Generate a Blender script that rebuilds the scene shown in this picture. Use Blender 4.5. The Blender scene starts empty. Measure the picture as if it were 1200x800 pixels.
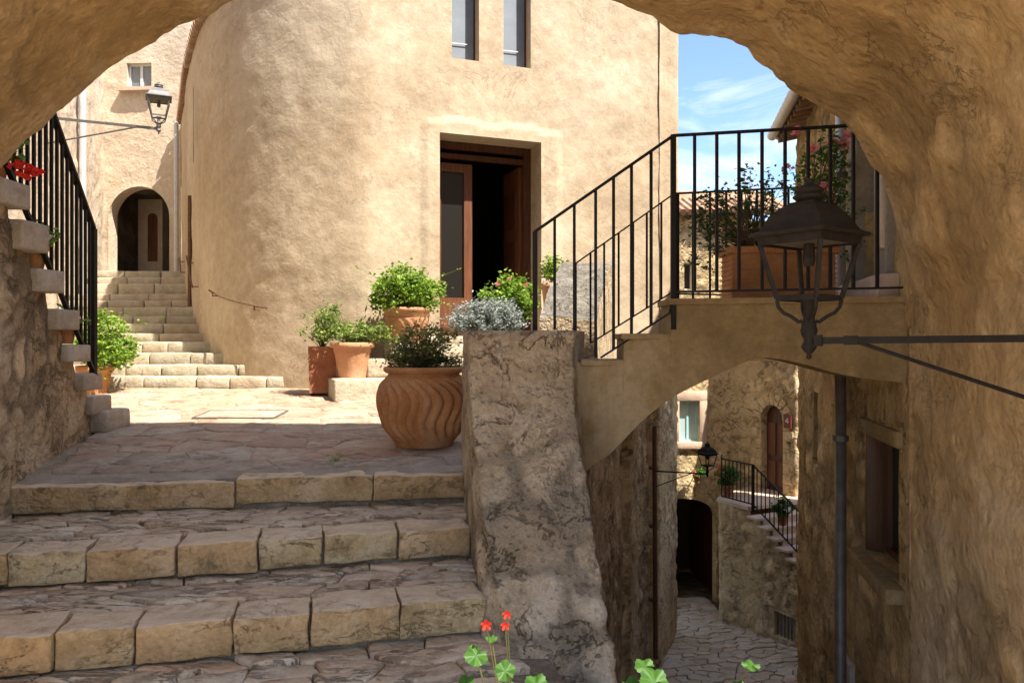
import bpy, math, random
import numpy as np
from mathutils import Vector
random.seed(7)
S = bpy.context.scene
COL = S.collection
R = math.radians
F = 900.0                       # focal length in photograph pixels (1200 wide)

# ------------------------------------------------------------------ camera, sun, sky, exposure
cam_d = bpy.data.cameras.new('camera'); cam = bpy.data.objects.new('camera', cam_d); COL.objects.link(cam)
cam_d.sensor_width = 36.0; cam_d.lens = 36.0 * F / 1200.0
cam_d.clip_start = 0.05; cam_d.clip_end = 4000
cam.location = (0, 0, 0); cam.rotation_euler = (R(90), 0, 0)
S.camera = cam
SUN = Vector((1.35, -0.92, 2.55)).normalized()          # direction towards the sun
sun_d = bpy.data.lights.new('sun', 'SUN'); sun = bpy.data.objects.new('sun', sun_d); COL.objects.link(sun)
sun_d.energy = 3.4; sun_d.angle = R(0.5); sun_d.color = (1.0, 0.92, 0.79)
sun.rotation_euler = SUN.to_track_quat('Z', 'Y').to_euler()
S.view_settings.view_transform = 'Standard'; S.view_settings.look = 'None'
S.view_settings.gamma = 1.0; S.view_settings.exposure = 1.92
W = bpy.data.worlds.new('World'); S.world = W; W.use_nodes = True
nt = W.node_tree; nt.nodes.clear()
o_ = nt.nodes.new('ShaderNodeOutputWorld'); bg = nt.nodes.new('ShaderNodeBackground'); bg.inputs[1].default_value = 0.078
sk = nt.nodes.new('ShaderNodeTexSky'); sk.sky_type = 'NISHITA'; sk.sun_disc = False
sk.sun_elevation = math.asin(SUN.z); sk.sun_rotation = math.atan2(SUN.x, SUN.y)
sk.air_density = 1.0; sk.dust_density = 0.7; sk.ozone_density = 3.5
tc = nt.nodes.new('ShaderNodeTexCoord'); mp = nt.nodes.new('ShaderNodeMapping'); mp.inputs['Scale'].default_value = (1, 1, 2.6)
mp.inputs['Location'].default_value = (0.35, 0.1, 0.62)
nz = nt.nodes.new('ShaderNodeTexNoise'); nz.inputs['Scale'].default_value = 3.6; nz.inputs['Detail'].default_value = 9
nz.inputs['Roughness'].default_value = 0.6; nz.inputs['Distortion'].default_value = 0.5
rp = nt.nodes.new('ShaderNodeValToRGB'); rp.color_ramp.elements[0].position = 0.49; rp.color_ramp.elements[1].position = 0.72
mx = nt.nodes.new('ShaderNodeMix'); mx.data_type = 'RGBA'; mx.inputs[7].default_value = (5.2, 5.3, 5.5, 1)
L = nt.links.new
L(tc.outputs['Generated'], mp.inputs[0]); L(mp.outputs[0], nz.inputs['Vector']); L(nz.outputs[0], rp.inputs[0])
L(rp.outputs[0], mx.inputs[0]); L(sk.outputs[0], mx.inputs[6]); L(mx.outputs[2], bg.inputs[0]); L(bg.outputs[0], o_.inputs[0])

# ------------------------------------------------------------------ numeric noise
def _h(ix, iy, iz, s):
    n = (ix.astype(np.int64) * 374761393 + iy.astype(np.int64) * 668265263 + iz.astype(np.int64) * 2147483647 + s * 974634777) & 0xFFFFFFFF
    n = ((n ^ (n >> 13)) * 1274126177) & 0xFFFFFFFF
    n = ((n ^ (n >> 15)) * 2246822519) & 0xFFFFFFFF
    return ((n ^ (n >> 16)) & 0xFFFF) / 65535.0
def vnoise(P, s=0):
    P = np.atleast_2d(P); I = np.floor(P); f = P - I; f = f * f * (3 - 2 * f); r = 0
    for dx in (0, 1):
        for dy in (0, 1):
            for dz in (0, 1):
                w = (f[:, 0] if dx else 1 - f[:, 0]) * (f[:, 1] if dy else 1 - f[:, 1]) * (f[:, 2] if dz else 1 - f[:, 2])
                r = r + w * _h(I[:, 0] + dx, I[:, 1] + dy, I[:, 2] + dz, s)
    return r * 2 - 1
def fbm(P, sc, o=4, s=0):
    P = np.atleast_2d(P) * sc; r = 0; a = 1; t = 0
    for k in range(o):
        r = r + a * vnoise(P + k * 17.3, s + k); t += a; a *= .5; P = P * 2.03
    return r / t
def worley(P, s=0):
    P = np.atleast_2d(P); I = np.floor(P); f1 = np.full(len(P), 9.); f2 = np.full(len(P), 9.); idv = np.zeros(len(P))
    for dx in (-1, 0, 1):
        for dy in (-1, 0, 1):
            for dz in (-1, 0, 1):
                cx, cy, cz = I[:, 0] + dx, I[:, 1] + dy, I[:, 2] + dz
                q = np.stack([cx + _h(cx, cy, cz, s), cy + _h(cx, cy, cz, s + 1), cz + _h(cx, cy, cz, s + 2)], 1)
                d = np.sqrt(((q - P) ** 2).sum(1)); hv = _h(cx, cy, cz, s + 3)
                m = d < f1
                f2 = np.where(m, f1, np.minimum(f2, d)); idv = np.where(m, hv, idv); f1 = np.where(m, d, f1)
    return f1, f2, idv
def rubble(amp, sc=(2.6, 2.6, 4.0), s=3, fine=1.0, cover=.55, joint=1.):
    def fn(P):
        Q = P * np.array(sc) + 0.42 * np.stack([fbm(P, 2.6, 3, 5), fbm(P, 2.6, 3, 6), fbm(P, 2.6, 3, 7)], 1)
        f1, f2, iv = worley(Q, s)
        st = np.clip((f2 - f1 - .04 + .16 * fbm(P, 9, 3, 51)) / .26, 0, 1); st = st * st * (3 - 2 * st)
        mask = np.clip(fbm(P, .9, 3, s + 11) * 2.4 + cover, 0, 1)
        rid = 1 - np.abs(fbm(P, 2.6, 3, s + 30)) * 2.2
        tq = fbm(P, 1.9, 4, s + 60) * 5; tf = tq - np.floor(tq); ter = (np.floor(tq) + np.clip((tf - .4) / .2, 0, 1)) / 5 * 1.6
        fn.mortar = mask * (1 - st) * joint; fn.tone = (iv - .5) * mask
        return amp * (.75 * mask * (st * (.5 + .9 * iv) - .4) + .7 * fbm(P, 1.6, 3, s + 9) + fine * .7 * fbm(P, 8, 4, s + 20) + .22 * rid + .45 * ter)
    fn.mortar = fn.tone = None
    return fn
def attrs(o, fn):
    if fn is None or getattr(fn, 'mortar', None) is None or len(fn.mortar) != len(o.data.vertices): return
    for nm, a in (('mortar', fn.mortar), ('tone', fn.tone)):
        at_ = o.data.attributes.new(nm, 'FLOAT', 'POINT'); at_.data.foreach_set('value', np.asarray(a, np.float32))
def plaster(amp, s=1):
    return lambda P: amp * (fbm(P, .8, 3, s) + .35 * fbm(P, 6, 3, s + 5))

# ------------------------------------------------------------------ materials
def ramp(n, els):
    cr = n.color_ramp
    while len(cr.elements) > 1: cr.elements.remove(cr.elements[-1])
    cr.elements[0].position = els[0][0]; cr.elements[0].color = (*els[0][1], 1)
    for p, c in els[1:]:
        e = cr.elements.new(p); e.color = (*c, 1)
def lerp(a, b, t): return tuple(x + (y - x) * t for x, y in zip(a, b))
def mat_stone(name, c, sc=1.5, rough=.9, bump=.35, bsc=28., rnd=0., stain=None, streak=None, vor=None, pit=0., bdist=.02, top=None, jc=None, crack=None, damp=None):
    """c: three colours dark..light; stain=(colour, scale, threshold); streak=(colour, amount); vor=(scale, mortar colour, amount)"""
    m = bpy.data.materials.new(name); m.use_nodes = True; t = m.node_tree; N = t.nodes; K = t.links.new
    b = N['Principled BSDF']; b.inputs['Roughness'].default_value = rough; b.inputs['Specular IOR Level'].default_value = .2
    tc = N.new('ShaderNodeTexCoord'); oi = N.new('ShaderNodeObjectInfo')
    ad = N.new('ShaderNodeVectorMath'); ad.operation = 'MULTIPLY_ADD'; ad.inputs[1].default_value = (1, 1, 1)
    if rnd:
        cb = N.new('ShaderNodeCombineXYZ'); ml = N.new('ShaderNodeMath'); ml.operation = 'MULTIPLY'; ml.inputs[1].default_value = 31.
        K(oi.outputs['Random'], ml.inputs[0]); K(ml.outputs[0], cb.inputs[0]); K(cb.outputs[0], ad.inputs[2])
    else: ad.inputs[2].default_value = (0, 0, 0)
    K(tc.outputs['Object'], ad.inputs[0]); V = ad.outputs[0]
    def noise(scale, det=6, ro=.62, dist=.3, v=V):
        n = N.new('ShaderNodeTexNoise'); n.inputs['Scale'].default_value = scale; n.inputs['Detail'].default_value = det
        n.inputs['Roughness'].default_value = ro; n.inputs['Distortion'].default_value = dist; K(v, n.inputs['Vector']); return n.outputs[0]
    def mix(fac, a, bb, mode='MIX'):
        x = N.new('ShaderNodeMix'); x.data_type = 'RGBA'; x.blend_type = mode
        if isinstance(fac, float): x.inputs[0].default_value = fac
        else: K(fac, x.inputs[0])
        for i, q in ((6, a), (7, bb)):
            if isinstance(q, tuple): x.inputs[i].default_value = (*q, 1)
            else: K(q, x.inputs[i])
        return x.outputs[2]
    def thr(v, a, bb):
        r = N.new('ShaderNodeMapRange'); r.inputs[1].default_value = a; r.inputs[2].default_value = bb; K(v, r.inputs[0]); return r.outputs[0]
    r = N.new('ShaderNodeValToRGB'); ramp(r, [(.35, c[0]), (.5, c[1]), (.65, c[2])])
    K(noise(sc, 9, .72, .25), r.inputs[0]); colr = r.outputs[0]
    sp = thr(noise(sc * 14, 5, .7), .35, .7)
    colr = mix(sp, mix(.55, colr, lerp(c[0], (0, 0, 0), .25)), colr)
    pl_ = thr(noise(sc * .5, 8, .74, .3), .52, .66); pm = N.new('ShaderNodeMath'); pm.operation = 'MULTIPLY'; pm.inputs[1].default_value = .55; K(pl_, pm.inputs[0])
    colr = mix(pm.outputs[0], colr, lerp(c[2], (.62, .58, .52), .3))
    if jc:
        a1_ = N.new('ShaderNodeAttribute'); a1_.attribute_name = 'mortar'; a2_ = N.new('ShaderNodeAttribute'); a2_.attribute_name = 'tone'
        tn = thr(a2_.outputs['Fac'], -.6, .6); tm = N.new('ShaderNodeMix'); tm.data_type = 'RGBA'; K(tn, tm.inputs[0]); tm.inputs[6].default_value = (.62, .60, .56, 1); tm.inputs[7].default_value = (1.3, 1.27, 1.22, 1)
        colr = mix(1., colr, tm.outputs[2], 'MULTIPLY')
        jn = mix(thr(noise(bsc * 2.2, 4, .8), .38, .62), lerp(jc[0], (0, 0, 0), .45), jc[0])
        jm = N.new('ShaderNodeMath'); jm.operation = 'MULTIPLY'; jm.inputs[1].default_value = jc[1]; K(a1_.outputs['Fac'], jm.inputs[0]); colr = mix(jm.outputs[0], colr, jn)
    if rnd:
        rr = N.new('ShaderNodeValToRGB'); ramp(rr, [(0, (1 - rnd, 1 - rnd, 1 - rnd)), (.35, (1, 1 - rnd * .35, 1 - rnd * .55)), (.7, (1 - rnd * .3, 1 - rnd * .25, 1 - rnd * .3)), (1, (1, 1, 1))])
        K(oi.outputs['Random'], rr.inputs[0]); colr = mix(1., colr, rr.outputs[0], 'MULTIPLY')
    vedge = None
    if vor:
        vv = N.new('ShaderNodeTexVoronoi'); vv.feature = 'DISTANCE_TO_EDGE'; vv.inputs['Scale'].default_value = vor[0]
        nd = N.new('ShaderNodeTexNoise'); nd.inputs['Scale'].default_value = vor[0] * 1.3; nd.inputs['Detail'].default_value = 3; K(V, nd.inputs['Vector'])
        wv = N.new('ShaderNodeVectorMath'); wv.operation = 'MULTIPLY_ADD'; wv.inputs[1].default_value = (.25, .25, .25)
        K(nd.outputs[1], wv.inputs[0]); K(V, wv.inputs[2])
        mp2 = N.new('ShaderNodeMapping'); mp2.inputs['Scale'].default_value = (1, 1, 1.7); K(wv.outputs[0], mp2.inputs[0]); K(mp2.outputs[0], vv.inputs['Vector'])
        vc = N.new('ShaderNodeTexVoronoi'); vc.inputs['Scale'].default_value = vor[0]; K(mp2.outputs[0], vc.inputs['Vector'])
        sx = N.new('ShaderNodeSeparateColor'); K(vc.outputs['Color'], sx.inputs[0])
        vedge = thr(vv.outputs['Distance'], .0, .16)
        msk = thr(noise(sc * .6, 3), .36, .52)
        mu = N.new('ShaderNodeMath'); mu.operation = 'MULTIPLY'; mu.inputs[1].default_value = vor[2]; K(msk, mu.inputs[0])
        tone = mix(sx.outputs[0], mix(.5, colr, c[0]), mix(.5, colr, c[2]))
        colr = mix(mu.outputs[0], colr, mix(vedge, vor[1], tone))
    if stain:
        colr = mix(thr(noise(stain[1], 8, .74, .3), stain[2], stain[2] + .16), colr, stain[0])
    if streak:
        m3 = N.new('ShaderNodeMapping'); m3.inputs['Scale'].default_value = (3.2, 3.2, .28); K(V, m3.inputs[0])
        colr = mix(thr(noise(1.4, 6, .65, .2, m3.outputs[0]), .5, .5 + .3 / max(streak[1], .05)), colr, streak[0])
    if damp:                                     # rising damp with a ragged upper edge
        sz = N.new('ShaderNodeSeparateXYZ'); K(V, sz.inputs[0]); dm = N.new('ShaderNodeMath'); dm.operation = 'MULTIPLY_ADD'; dm.inputs[1].default_value = 3.2; K(noise(1.1, 8, .7), dm.inputs[0]); K(sz.outputs[2], dm.inputs[2])
        colr = mix(thr(dm.outputs[0], 2.15, 1.2), colr, damp)
    ch_ = None
    if crack:                                   # thin dark fissures: (scale, width, stretch)
        m4 = N.new('ShaderNodeMapping'); m4.inputs['Scale'].default_value = crack[2]; K(V, m4.inputs[0])
        nv = noise(crack[0], 8, .66, .5, m4.outputs[0]); sb = N.new('ShaderNodeMath'); sb.operation = 'SUBTRACT'; sb.inputs[1].default_value = .5; K(nv, sb.inputs[0])
        ab = N.new('ShaderNodeMath'); ab.operation = 'ABSOLUTE'; K(sb.outputs[0], ab.inputs[0]); ch_ = thr(ab.outputs[0], 0., crack[1])
        gate = thr(noise(crack[0] * .7, 3), .42, .58); gm = N.new('ShaderNodeMath'); gm.operation = 'MAXIMUM'; K(ch_, gm.inputs[0]); K(gate, gm.inputs[1]); ch_ = gm.outputs[0]
        colr = mix(ch_, mix(.6, colr, lerp(c[0], (0, 0, 0), .6)), colr)
    if top:  # upward faces painted paler: worn tops, and partly light from above
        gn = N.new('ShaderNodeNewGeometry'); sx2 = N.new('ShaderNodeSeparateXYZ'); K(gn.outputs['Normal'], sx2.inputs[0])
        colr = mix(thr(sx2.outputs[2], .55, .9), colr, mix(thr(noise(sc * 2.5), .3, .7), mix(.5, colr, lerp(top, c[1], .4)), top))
    K(colr, b.inputs['Base Color'])
    h1 = noise(bsc, 6, .62); h2 = noise(bsc * .22, 4, .6)
    a1 = N.new('ShaderNodeMath'); a1.operation = 'MULTIPLY_ADD'; a1.inputs[1].default_value = 2.2; K(h2, a1.inputs[0]); K(h1, a1.inputs[2]); h = a1.outputs[0]
    if vedge is not None:
        a2 = N.new('ShaderNodeMath'); a2.operation = 'MULTIPLY_ADD'; a2.inputs[1].default_value = .7; K(vedge, a2.inputs[0]); K(h, a2.inputs[2]); h = a2.outputs[0]
    if ch_ is not None:
        a5 = N.new('ShaderNodeMath'); a5.operation = 'MULTIPLY_ADD'; a5.inputs[1].default_value = 1.1; K(ch_, a5.inputs[0]); K(h, a5.inputs[2]); h = a5.outputs[0]
    if pit:
        vp = N.new('ShaderNodeTexVoronoi'); vp.inputs['Scale'].default_value = bsc * .8; K(V, vp.inputs['Vector'])
        a3 = N.new('ShaderNodeMath'); a3.operation = 'MULTIPLY_ADD'; a3.inputs[1].default_value = pit; K(thr(vp.outputs['Distance'], 0, .35), a3.inputs[0]); K(h, a3.inputs[2]); h = a3.outputs[0]
    bp = N.new('ShaderNodeBump'); bp.inputs['Strength'].default_value = bump; bp.inputs['Distance'].default_value = bdist
    K(h, bp.inputs['Height']); K(bp.outputs[0], b.inputs['Normal'])
    return m
def mat_plain(name, c, rough=.5, metal=0., var=.25, sc=12., bump=.1, spec=.4, rnd=0.):
    m = bpy.data.materials.new(name); m.use_nodes = True; t = m.node_tree; N = t.nodes; K = t.links.new
    b = N['Principled BSDF']; b.inputs['Roughness'].default_value = rough; b.inputs['Metallic'].default_value = metal
    b.inputs['Specular IOR Level'].default_value = spec
    tc = N.new('ShaderNodeTexCoord'); n = N.new('ShaderNodeTexNoise'); n.inputs['Scale'].default_value = sc; n.inputs['Detail'].default_value = 6; n.inputs['Roughness'].default_value = .65
    K(tc.outputs['Object'], n.inputs['Vector']); r = N.new('ShaderNodeValToRGB')
    ramp(r, [(.3, tuple(x * (1 - var) for x in c)), (.7, tuple(min(1, x * (1 + var)) for x in c))]); K(n.outputs[0], r.inputs[0]); K(r.outputs[0], b.inputs['Base Color'])
    bp = N.new('ShaderNodeBump'); bp.inputs['Strength'].default_value = bump; bp.inputs['Distance'].default_value = .01; K(n.outputs[0], bp.inputs['Height']); K(bp.outputs[0], b.inputs['Normal'])
    return m
def mat_wood(name, c):
    m = mat_plain(name, c, .5, 0, .4, 4, .15)
    N = m.node_tree.nodes; K = m.node_tree.links.new
    mp = N.new('ShaderNodeMapping'); mp.inputs['Scale'].default_value = (9, 9, .7)
    t = [n for n in N if n.type == 'TEX_COORD'][0]; n = [n for n in N if n.type == 'TEX_NOISE'][0]; K(t.outputs['Object'], mp.inputs[0]); K(mp.outputs[0], n.inputs['Vector'])
    return m
def mat_leaf(name, a, b_, trans=.35):
    m = bpy.data.materials.new(name); m.use_nodes = True; t = m.node_tree; N = t.nodes; K = t.links.new
    b = N['Principled BSDF']; b.inputs['Roughness'].default_value = .5; b.inputs['Specular IOR Level'].default_value = .3
    g = N.new('ShaderNodeNewGeometry'); r = N.new('ShaderNodeValToRGB'); ramp(r, [(0, a), (.6, lerp(a, b_, .5)), (1, b_)])
    K(g.outputs['Random Per Island'], r.inputs[0]); K(r.outputs[0], b.inputs['Base Color'])
    tr = N.new('ShaderNodeBsdfTranslucent'); K(r.outputs[0], tr.inputs[0]); mx = N.new('ShaderNodeMixShader'); mx.inputs[0].default_value = trans
    K(b.outputs[0], mx.inputs[1]); K(tr.outputs[0], mx.inputs[2]); K(mx.outputs[0], N['Material Output'].inputs[0]); return m
def mat_glass(name, c, rough=.08):
    m = bpy.data.materials.new(name); m.use_nodes = True; b = m.node_tree.nodes['Principled BSDF']
    b.inputs['Base Color'].default_value = (*c, 1); b.inputs['Roughness'].default_value = rough; b.inputs['Specular IOR Level'].default_value = .8
    return m
M = {}
M['church'] = mat_stone('church_stucco', [(.42, .32, .215), (.535, .435, .315), (.61, .52, .395)], .6, crack=(.9, .006, (1, 1, 1.4)), damp=(.38, .27, .17), bump=.19, bsc=22, stain=((.40, .295, .195), .8, .56), streak=((.51, .42, .31), .5), bdist=.03)
M['vault'] = mat_stone('vault_plaster', [(.38, .25, .115), (.54, .375, .19), (.64, .48, .29)], 1.3, bump=.6, bsc=14, stain=((.40, .19, .07), 1.7, .63), jc=((.27, .18, .085), .6), bdist=.04, crack=(1.3, .006, (1, 1, 1.6)), pit=.6)
M['leftwall'] = mat_stone('left_rubble', [(.38, .26, .15), (.56, .41, .25), (.70, .56, .38)], 2.2, bump=.8, bsc=22, stain=((.22, .15, .09), 2.6, .58), jc=((.24, .17, .10), .9), bdist=.03, crack=(3, .03, (1, 1, 1.5)), pit=.6)
M['lanewall'] = mat_stone('lane_rubble', [(.44, .31, .18), (.62, .46, .28), (.72, .57, .37)], 1.8, bump=.9, bsc=12, stain=((.25, .17, .10), 1.7, .55), jc=((.22, .155, .09), .9), bdist=.04, crack=(2, .03, (1, 1, 1.5)), pit=.6)
M['rightwall'] = mat_stone('right_plaster', [(.40, .27, .125), (.58, .415, .21), (.68, .51, .29)], 1.5, bump=.75, bsc=16, stain=((.27, .18, .085), 1.6, .56), jc=((.27, .18, .09), .8), bdist=.035, crack=(2.0, .014, (1, 1, 1.5)), pit=.5)
M['pale'] = mat_stone('pale_stucco', [(.50, .40, .30), (.60, .50, .385), (.68, .58, .46)], .9, bump=.5, bsc=14, stain=((.52, .42, .29), 1.1, .55), bdist=.03)
M['farwall'] = mat_stone('far_yellow_stone', [(.54, .41, .23), (.70, .55, .34), (.78, .64, .42)], 1.1, bump=.9, bsc=10, stain=((.48, .35, .19), 1.2, .58), jc=((.36, .27, .16), .7), bdist=.04, crack=(2, .016, (1, 1, 1.5)), pit=.5)
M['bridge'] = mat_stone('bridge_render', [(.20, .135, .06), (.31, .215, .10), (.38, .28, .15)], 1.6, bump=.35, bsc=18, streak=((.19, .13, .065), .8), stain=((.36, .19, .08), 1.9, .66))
M['pier'] = mat_stone('parapet_stone', [(.36, .27, .175), (.56, .445, .31), (.70, .59, .45)], 3.2, bump=.9, bsc=30, stain=((.34, .27, .19), 3.6, .57), jc=((.27, .215, .15), .75), bdist=.03, crack=(4, .014, (1, 1, 1)), pit=.8)
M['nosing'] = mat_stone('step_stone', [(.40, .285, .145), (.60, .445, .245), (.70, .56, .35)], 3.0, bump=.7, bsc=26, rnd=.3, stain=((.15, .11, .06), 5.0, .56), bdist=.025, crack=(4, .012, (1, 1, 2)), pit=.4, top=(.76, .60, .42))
M['tmortar'] = mat_stone('tread_mortar', [(.17, .13, .085), (.27, .21, .145), (.38, .31, .23)], 6.0, bump=.9, bsc=40)
M['tread'] = mat_stone('tread_stone', [(.56, .42, .27), (.74, .58, .40), (.82, .68, .51)], 3.0, bump=.8, bsc=24, rnd=.25, crack=(3.2, .035, (1, 3.2, 1)), stain=((.50, .35, .24), 4.5, .57), bdist=.02)
M['flag'] = mat_stone('courtyard_flag', [(.38, .27, .195), (.48, .385, .29), (.55, .475, .385)], 2.4, bump=.6, bsc=22, rnd=.3, crack=(3.2, .03, (1, 2, 1)), stain=((.50, .30, .22), 3.2, .55), bdist=.016)
M['mortar'] = mat_stone('mortar', [(.30, .24, .17), (.41, .34, .26), (.50, .43, .34)], 4.0, bump=.7, bsc=40)
M['dmortar'] = mat_stone('dark_mortar', [(.09, .065, .04), (.15, .11, .07), (.24, .18, .12)], 4.0, bump=.7, bsc=30)
M['ledge'] = mat_stone('ledge_slab', [(.36, .28, .2), (.52, .43, .33), (.62, .53, .43)], 5, bump=.3, bsc=40, rnd=.15)
M['whitestep'] = mat_stone('white_limestone', [(.38, .33, .24), (.50, .45, .35), (.60, .55, .45)], 4, bump=.6, bsc=24, rnd=.2, stain=((.30, .24, .15), 4, .57))
M['lanestone'] = mat_stone('lane_cobble', [(.50, .42, .31), (.68, .59, .46), (.78, .70, .58)], 2.6, bump=.7, bsc=18, rnd=.25, stain=((.36, .29, .22), 3, .57))
M['pinkstone'] = mat_stone('pink_stone', [(.52, .38, .29), (.64, .49, .38), (.72, .58, .46)], 2, bump=.3, bsc=20, rnd=.12)
M['capstone'] = mat_stone('cap_rubble', [(.12, .11, .09), (.20, .18, .155), (.29, .265, .23)], 4, bump=1., bsc=16, vor=(4, (.12, .11, .09), .6), bdist=.04)
M['greystone'] = mat_stone('grey_stone', [(.26, .23, .19), (.36, .32, .27), (.46, .42, .36)], 2, bump=.4, bsc=20, rnd=.1)
M['terra'] = mat_stone('terracotta', [(.40, .17, .065), (.52, .245, .10), (.60, .33, .16)], 3.5, rough=.8, bump=.12, bsc=50, stain=((.46, .27, .16), 3, .6))
M['terra_l'] = mat_stone('terracotta_pale', [(.50, .24, .13), (.60, .32, .18), (.66, .40, .25)], 3.5, rough=.85, bump=.15, bsc=50)
M['terra_d'] = mat_stone('terracotta_brown', [(.26, .10, .05), (.36, .15, .08), (.42, .2, .11)], 3.5, rough=.8, bump=.15, bsc=40)
M['iron'] = mat_plain('black_iron', (.011, .009, .008), .65, .0, .4, 40, .15, .25)
M['lampiron'] = mat_plain('lamp_iron', (.022, .017, .012), .75, .0, .4, 25, .15, .25)
M['greyiron'] = mat_plain('grey_lamp_iron', (.14, .14, .145), .5, .3, .25, 25, .1)
M['rust'] = mat_plain('rust_iron', (.13, .07, .04), .7, .2, .4, 30, .2)
M['pipe'] = mat_plain('zinc_pipe', (.17, .15, .13), .5, .4, .3, 8, .1)
M['wpipe'] = mat_plain('pale_pipe', (.55, .56, .58), .4, .3, .12, 8, .05)
M['wood'] = mat_wood('red_brown_wood', (.14, .052, .022))
M['dwood'] = mat_wood('dark_door_wood', (.085, .032, .018))
M['shutter'] = mat_wood('brown_window_wood', (.10, .045, .022))
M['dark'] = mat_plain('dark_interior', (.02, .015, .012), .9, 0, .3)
M['soil'] = mat_plain('soil', (.06, .04, .025), .95, 0, .5, 60, .5)
M['white'] = mat_plain('white_frame', (.62, .63, .62), .5, 0, .08)
M['blue'] = mat_plain('pale_blue_frame', (.36, .62, .62), .5, 0, .1)
M['curtain'] = mat_plain('window_blind', (.20, .235, .28), .7, 0, .12, 3)
M['glass'] = mat_glass('window_glass', (.16, .19, .21)); M['lglass'] = mat_glass('light_glass', (.42, .55, .58))
M['dglass'] = mat_glass('dark_glass', (.012, .011, .010), .3)
M['tile'] = mat_stone('roof_tile', [(.26, .15, .09), (.38, .25, .16), (.48, .36, .26)], 3, bump=.4, bsc=30, rnd=.3)
M['leaf'] = mat_leaf('leaf_mid', (.035, .10, .015), (.13, .27, .04))
M['leafb'] = mat_leaf('leaf_bright', (.11, .23, .02), (.36, .50, .08))
M['leafd'] = mat_leaf('leaf_dark', (.02, .05, .012), (.07, .12, .03), .2)
M['leafo'] = mat_leaf('leaf_olive', (.10, .13, .03), (.30, .31, .10), .25)
M['leafs'] = mat_leaf('leaf_silver', (.24, .28, .26), (.40, .43, .40), .2)
M['leafy'] = mat_leaf('leaf_yellowgreen', (.10, .19, .03), (.36, .44, .12))
M['stem'] = mat_plain('plant_stem', (.12, .12, .04), .7, 0, .3)
M['wstem'] = mat_plain('woody_stem', (.13, .085, .05), .8, 0, .3)
M['red'] = mat_leaf('petal_red', (.70, .015, .01), (.85, .06, .03)); M['pink'] = mat_leaf('petal_pink', (.75, .16, .20), (.85, .36, .38))
M['white_f'] = mat_leaf('petal_white', (.7, .65, .62), (.85, .8, .8))
M['plaque'] = mat_plain('plaque', (.16, .03, .02), .4)
M['whitepaint'] = mat_plain('white_paint', (.8, .8, .78), .5, 0, .03)
M['darkstone'] = mat_stone('shade_dark_stone', [(.06, .045, .03), (.11, .085, .055), (.16, .125, .085)], 2)  # dark base colour stands in for the shade inside the passage
M['earth'] = mat_stone('earth', [(.15, .12, .08), (.22, .18, .12), (.3, .25, .17)], .5)

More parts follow.
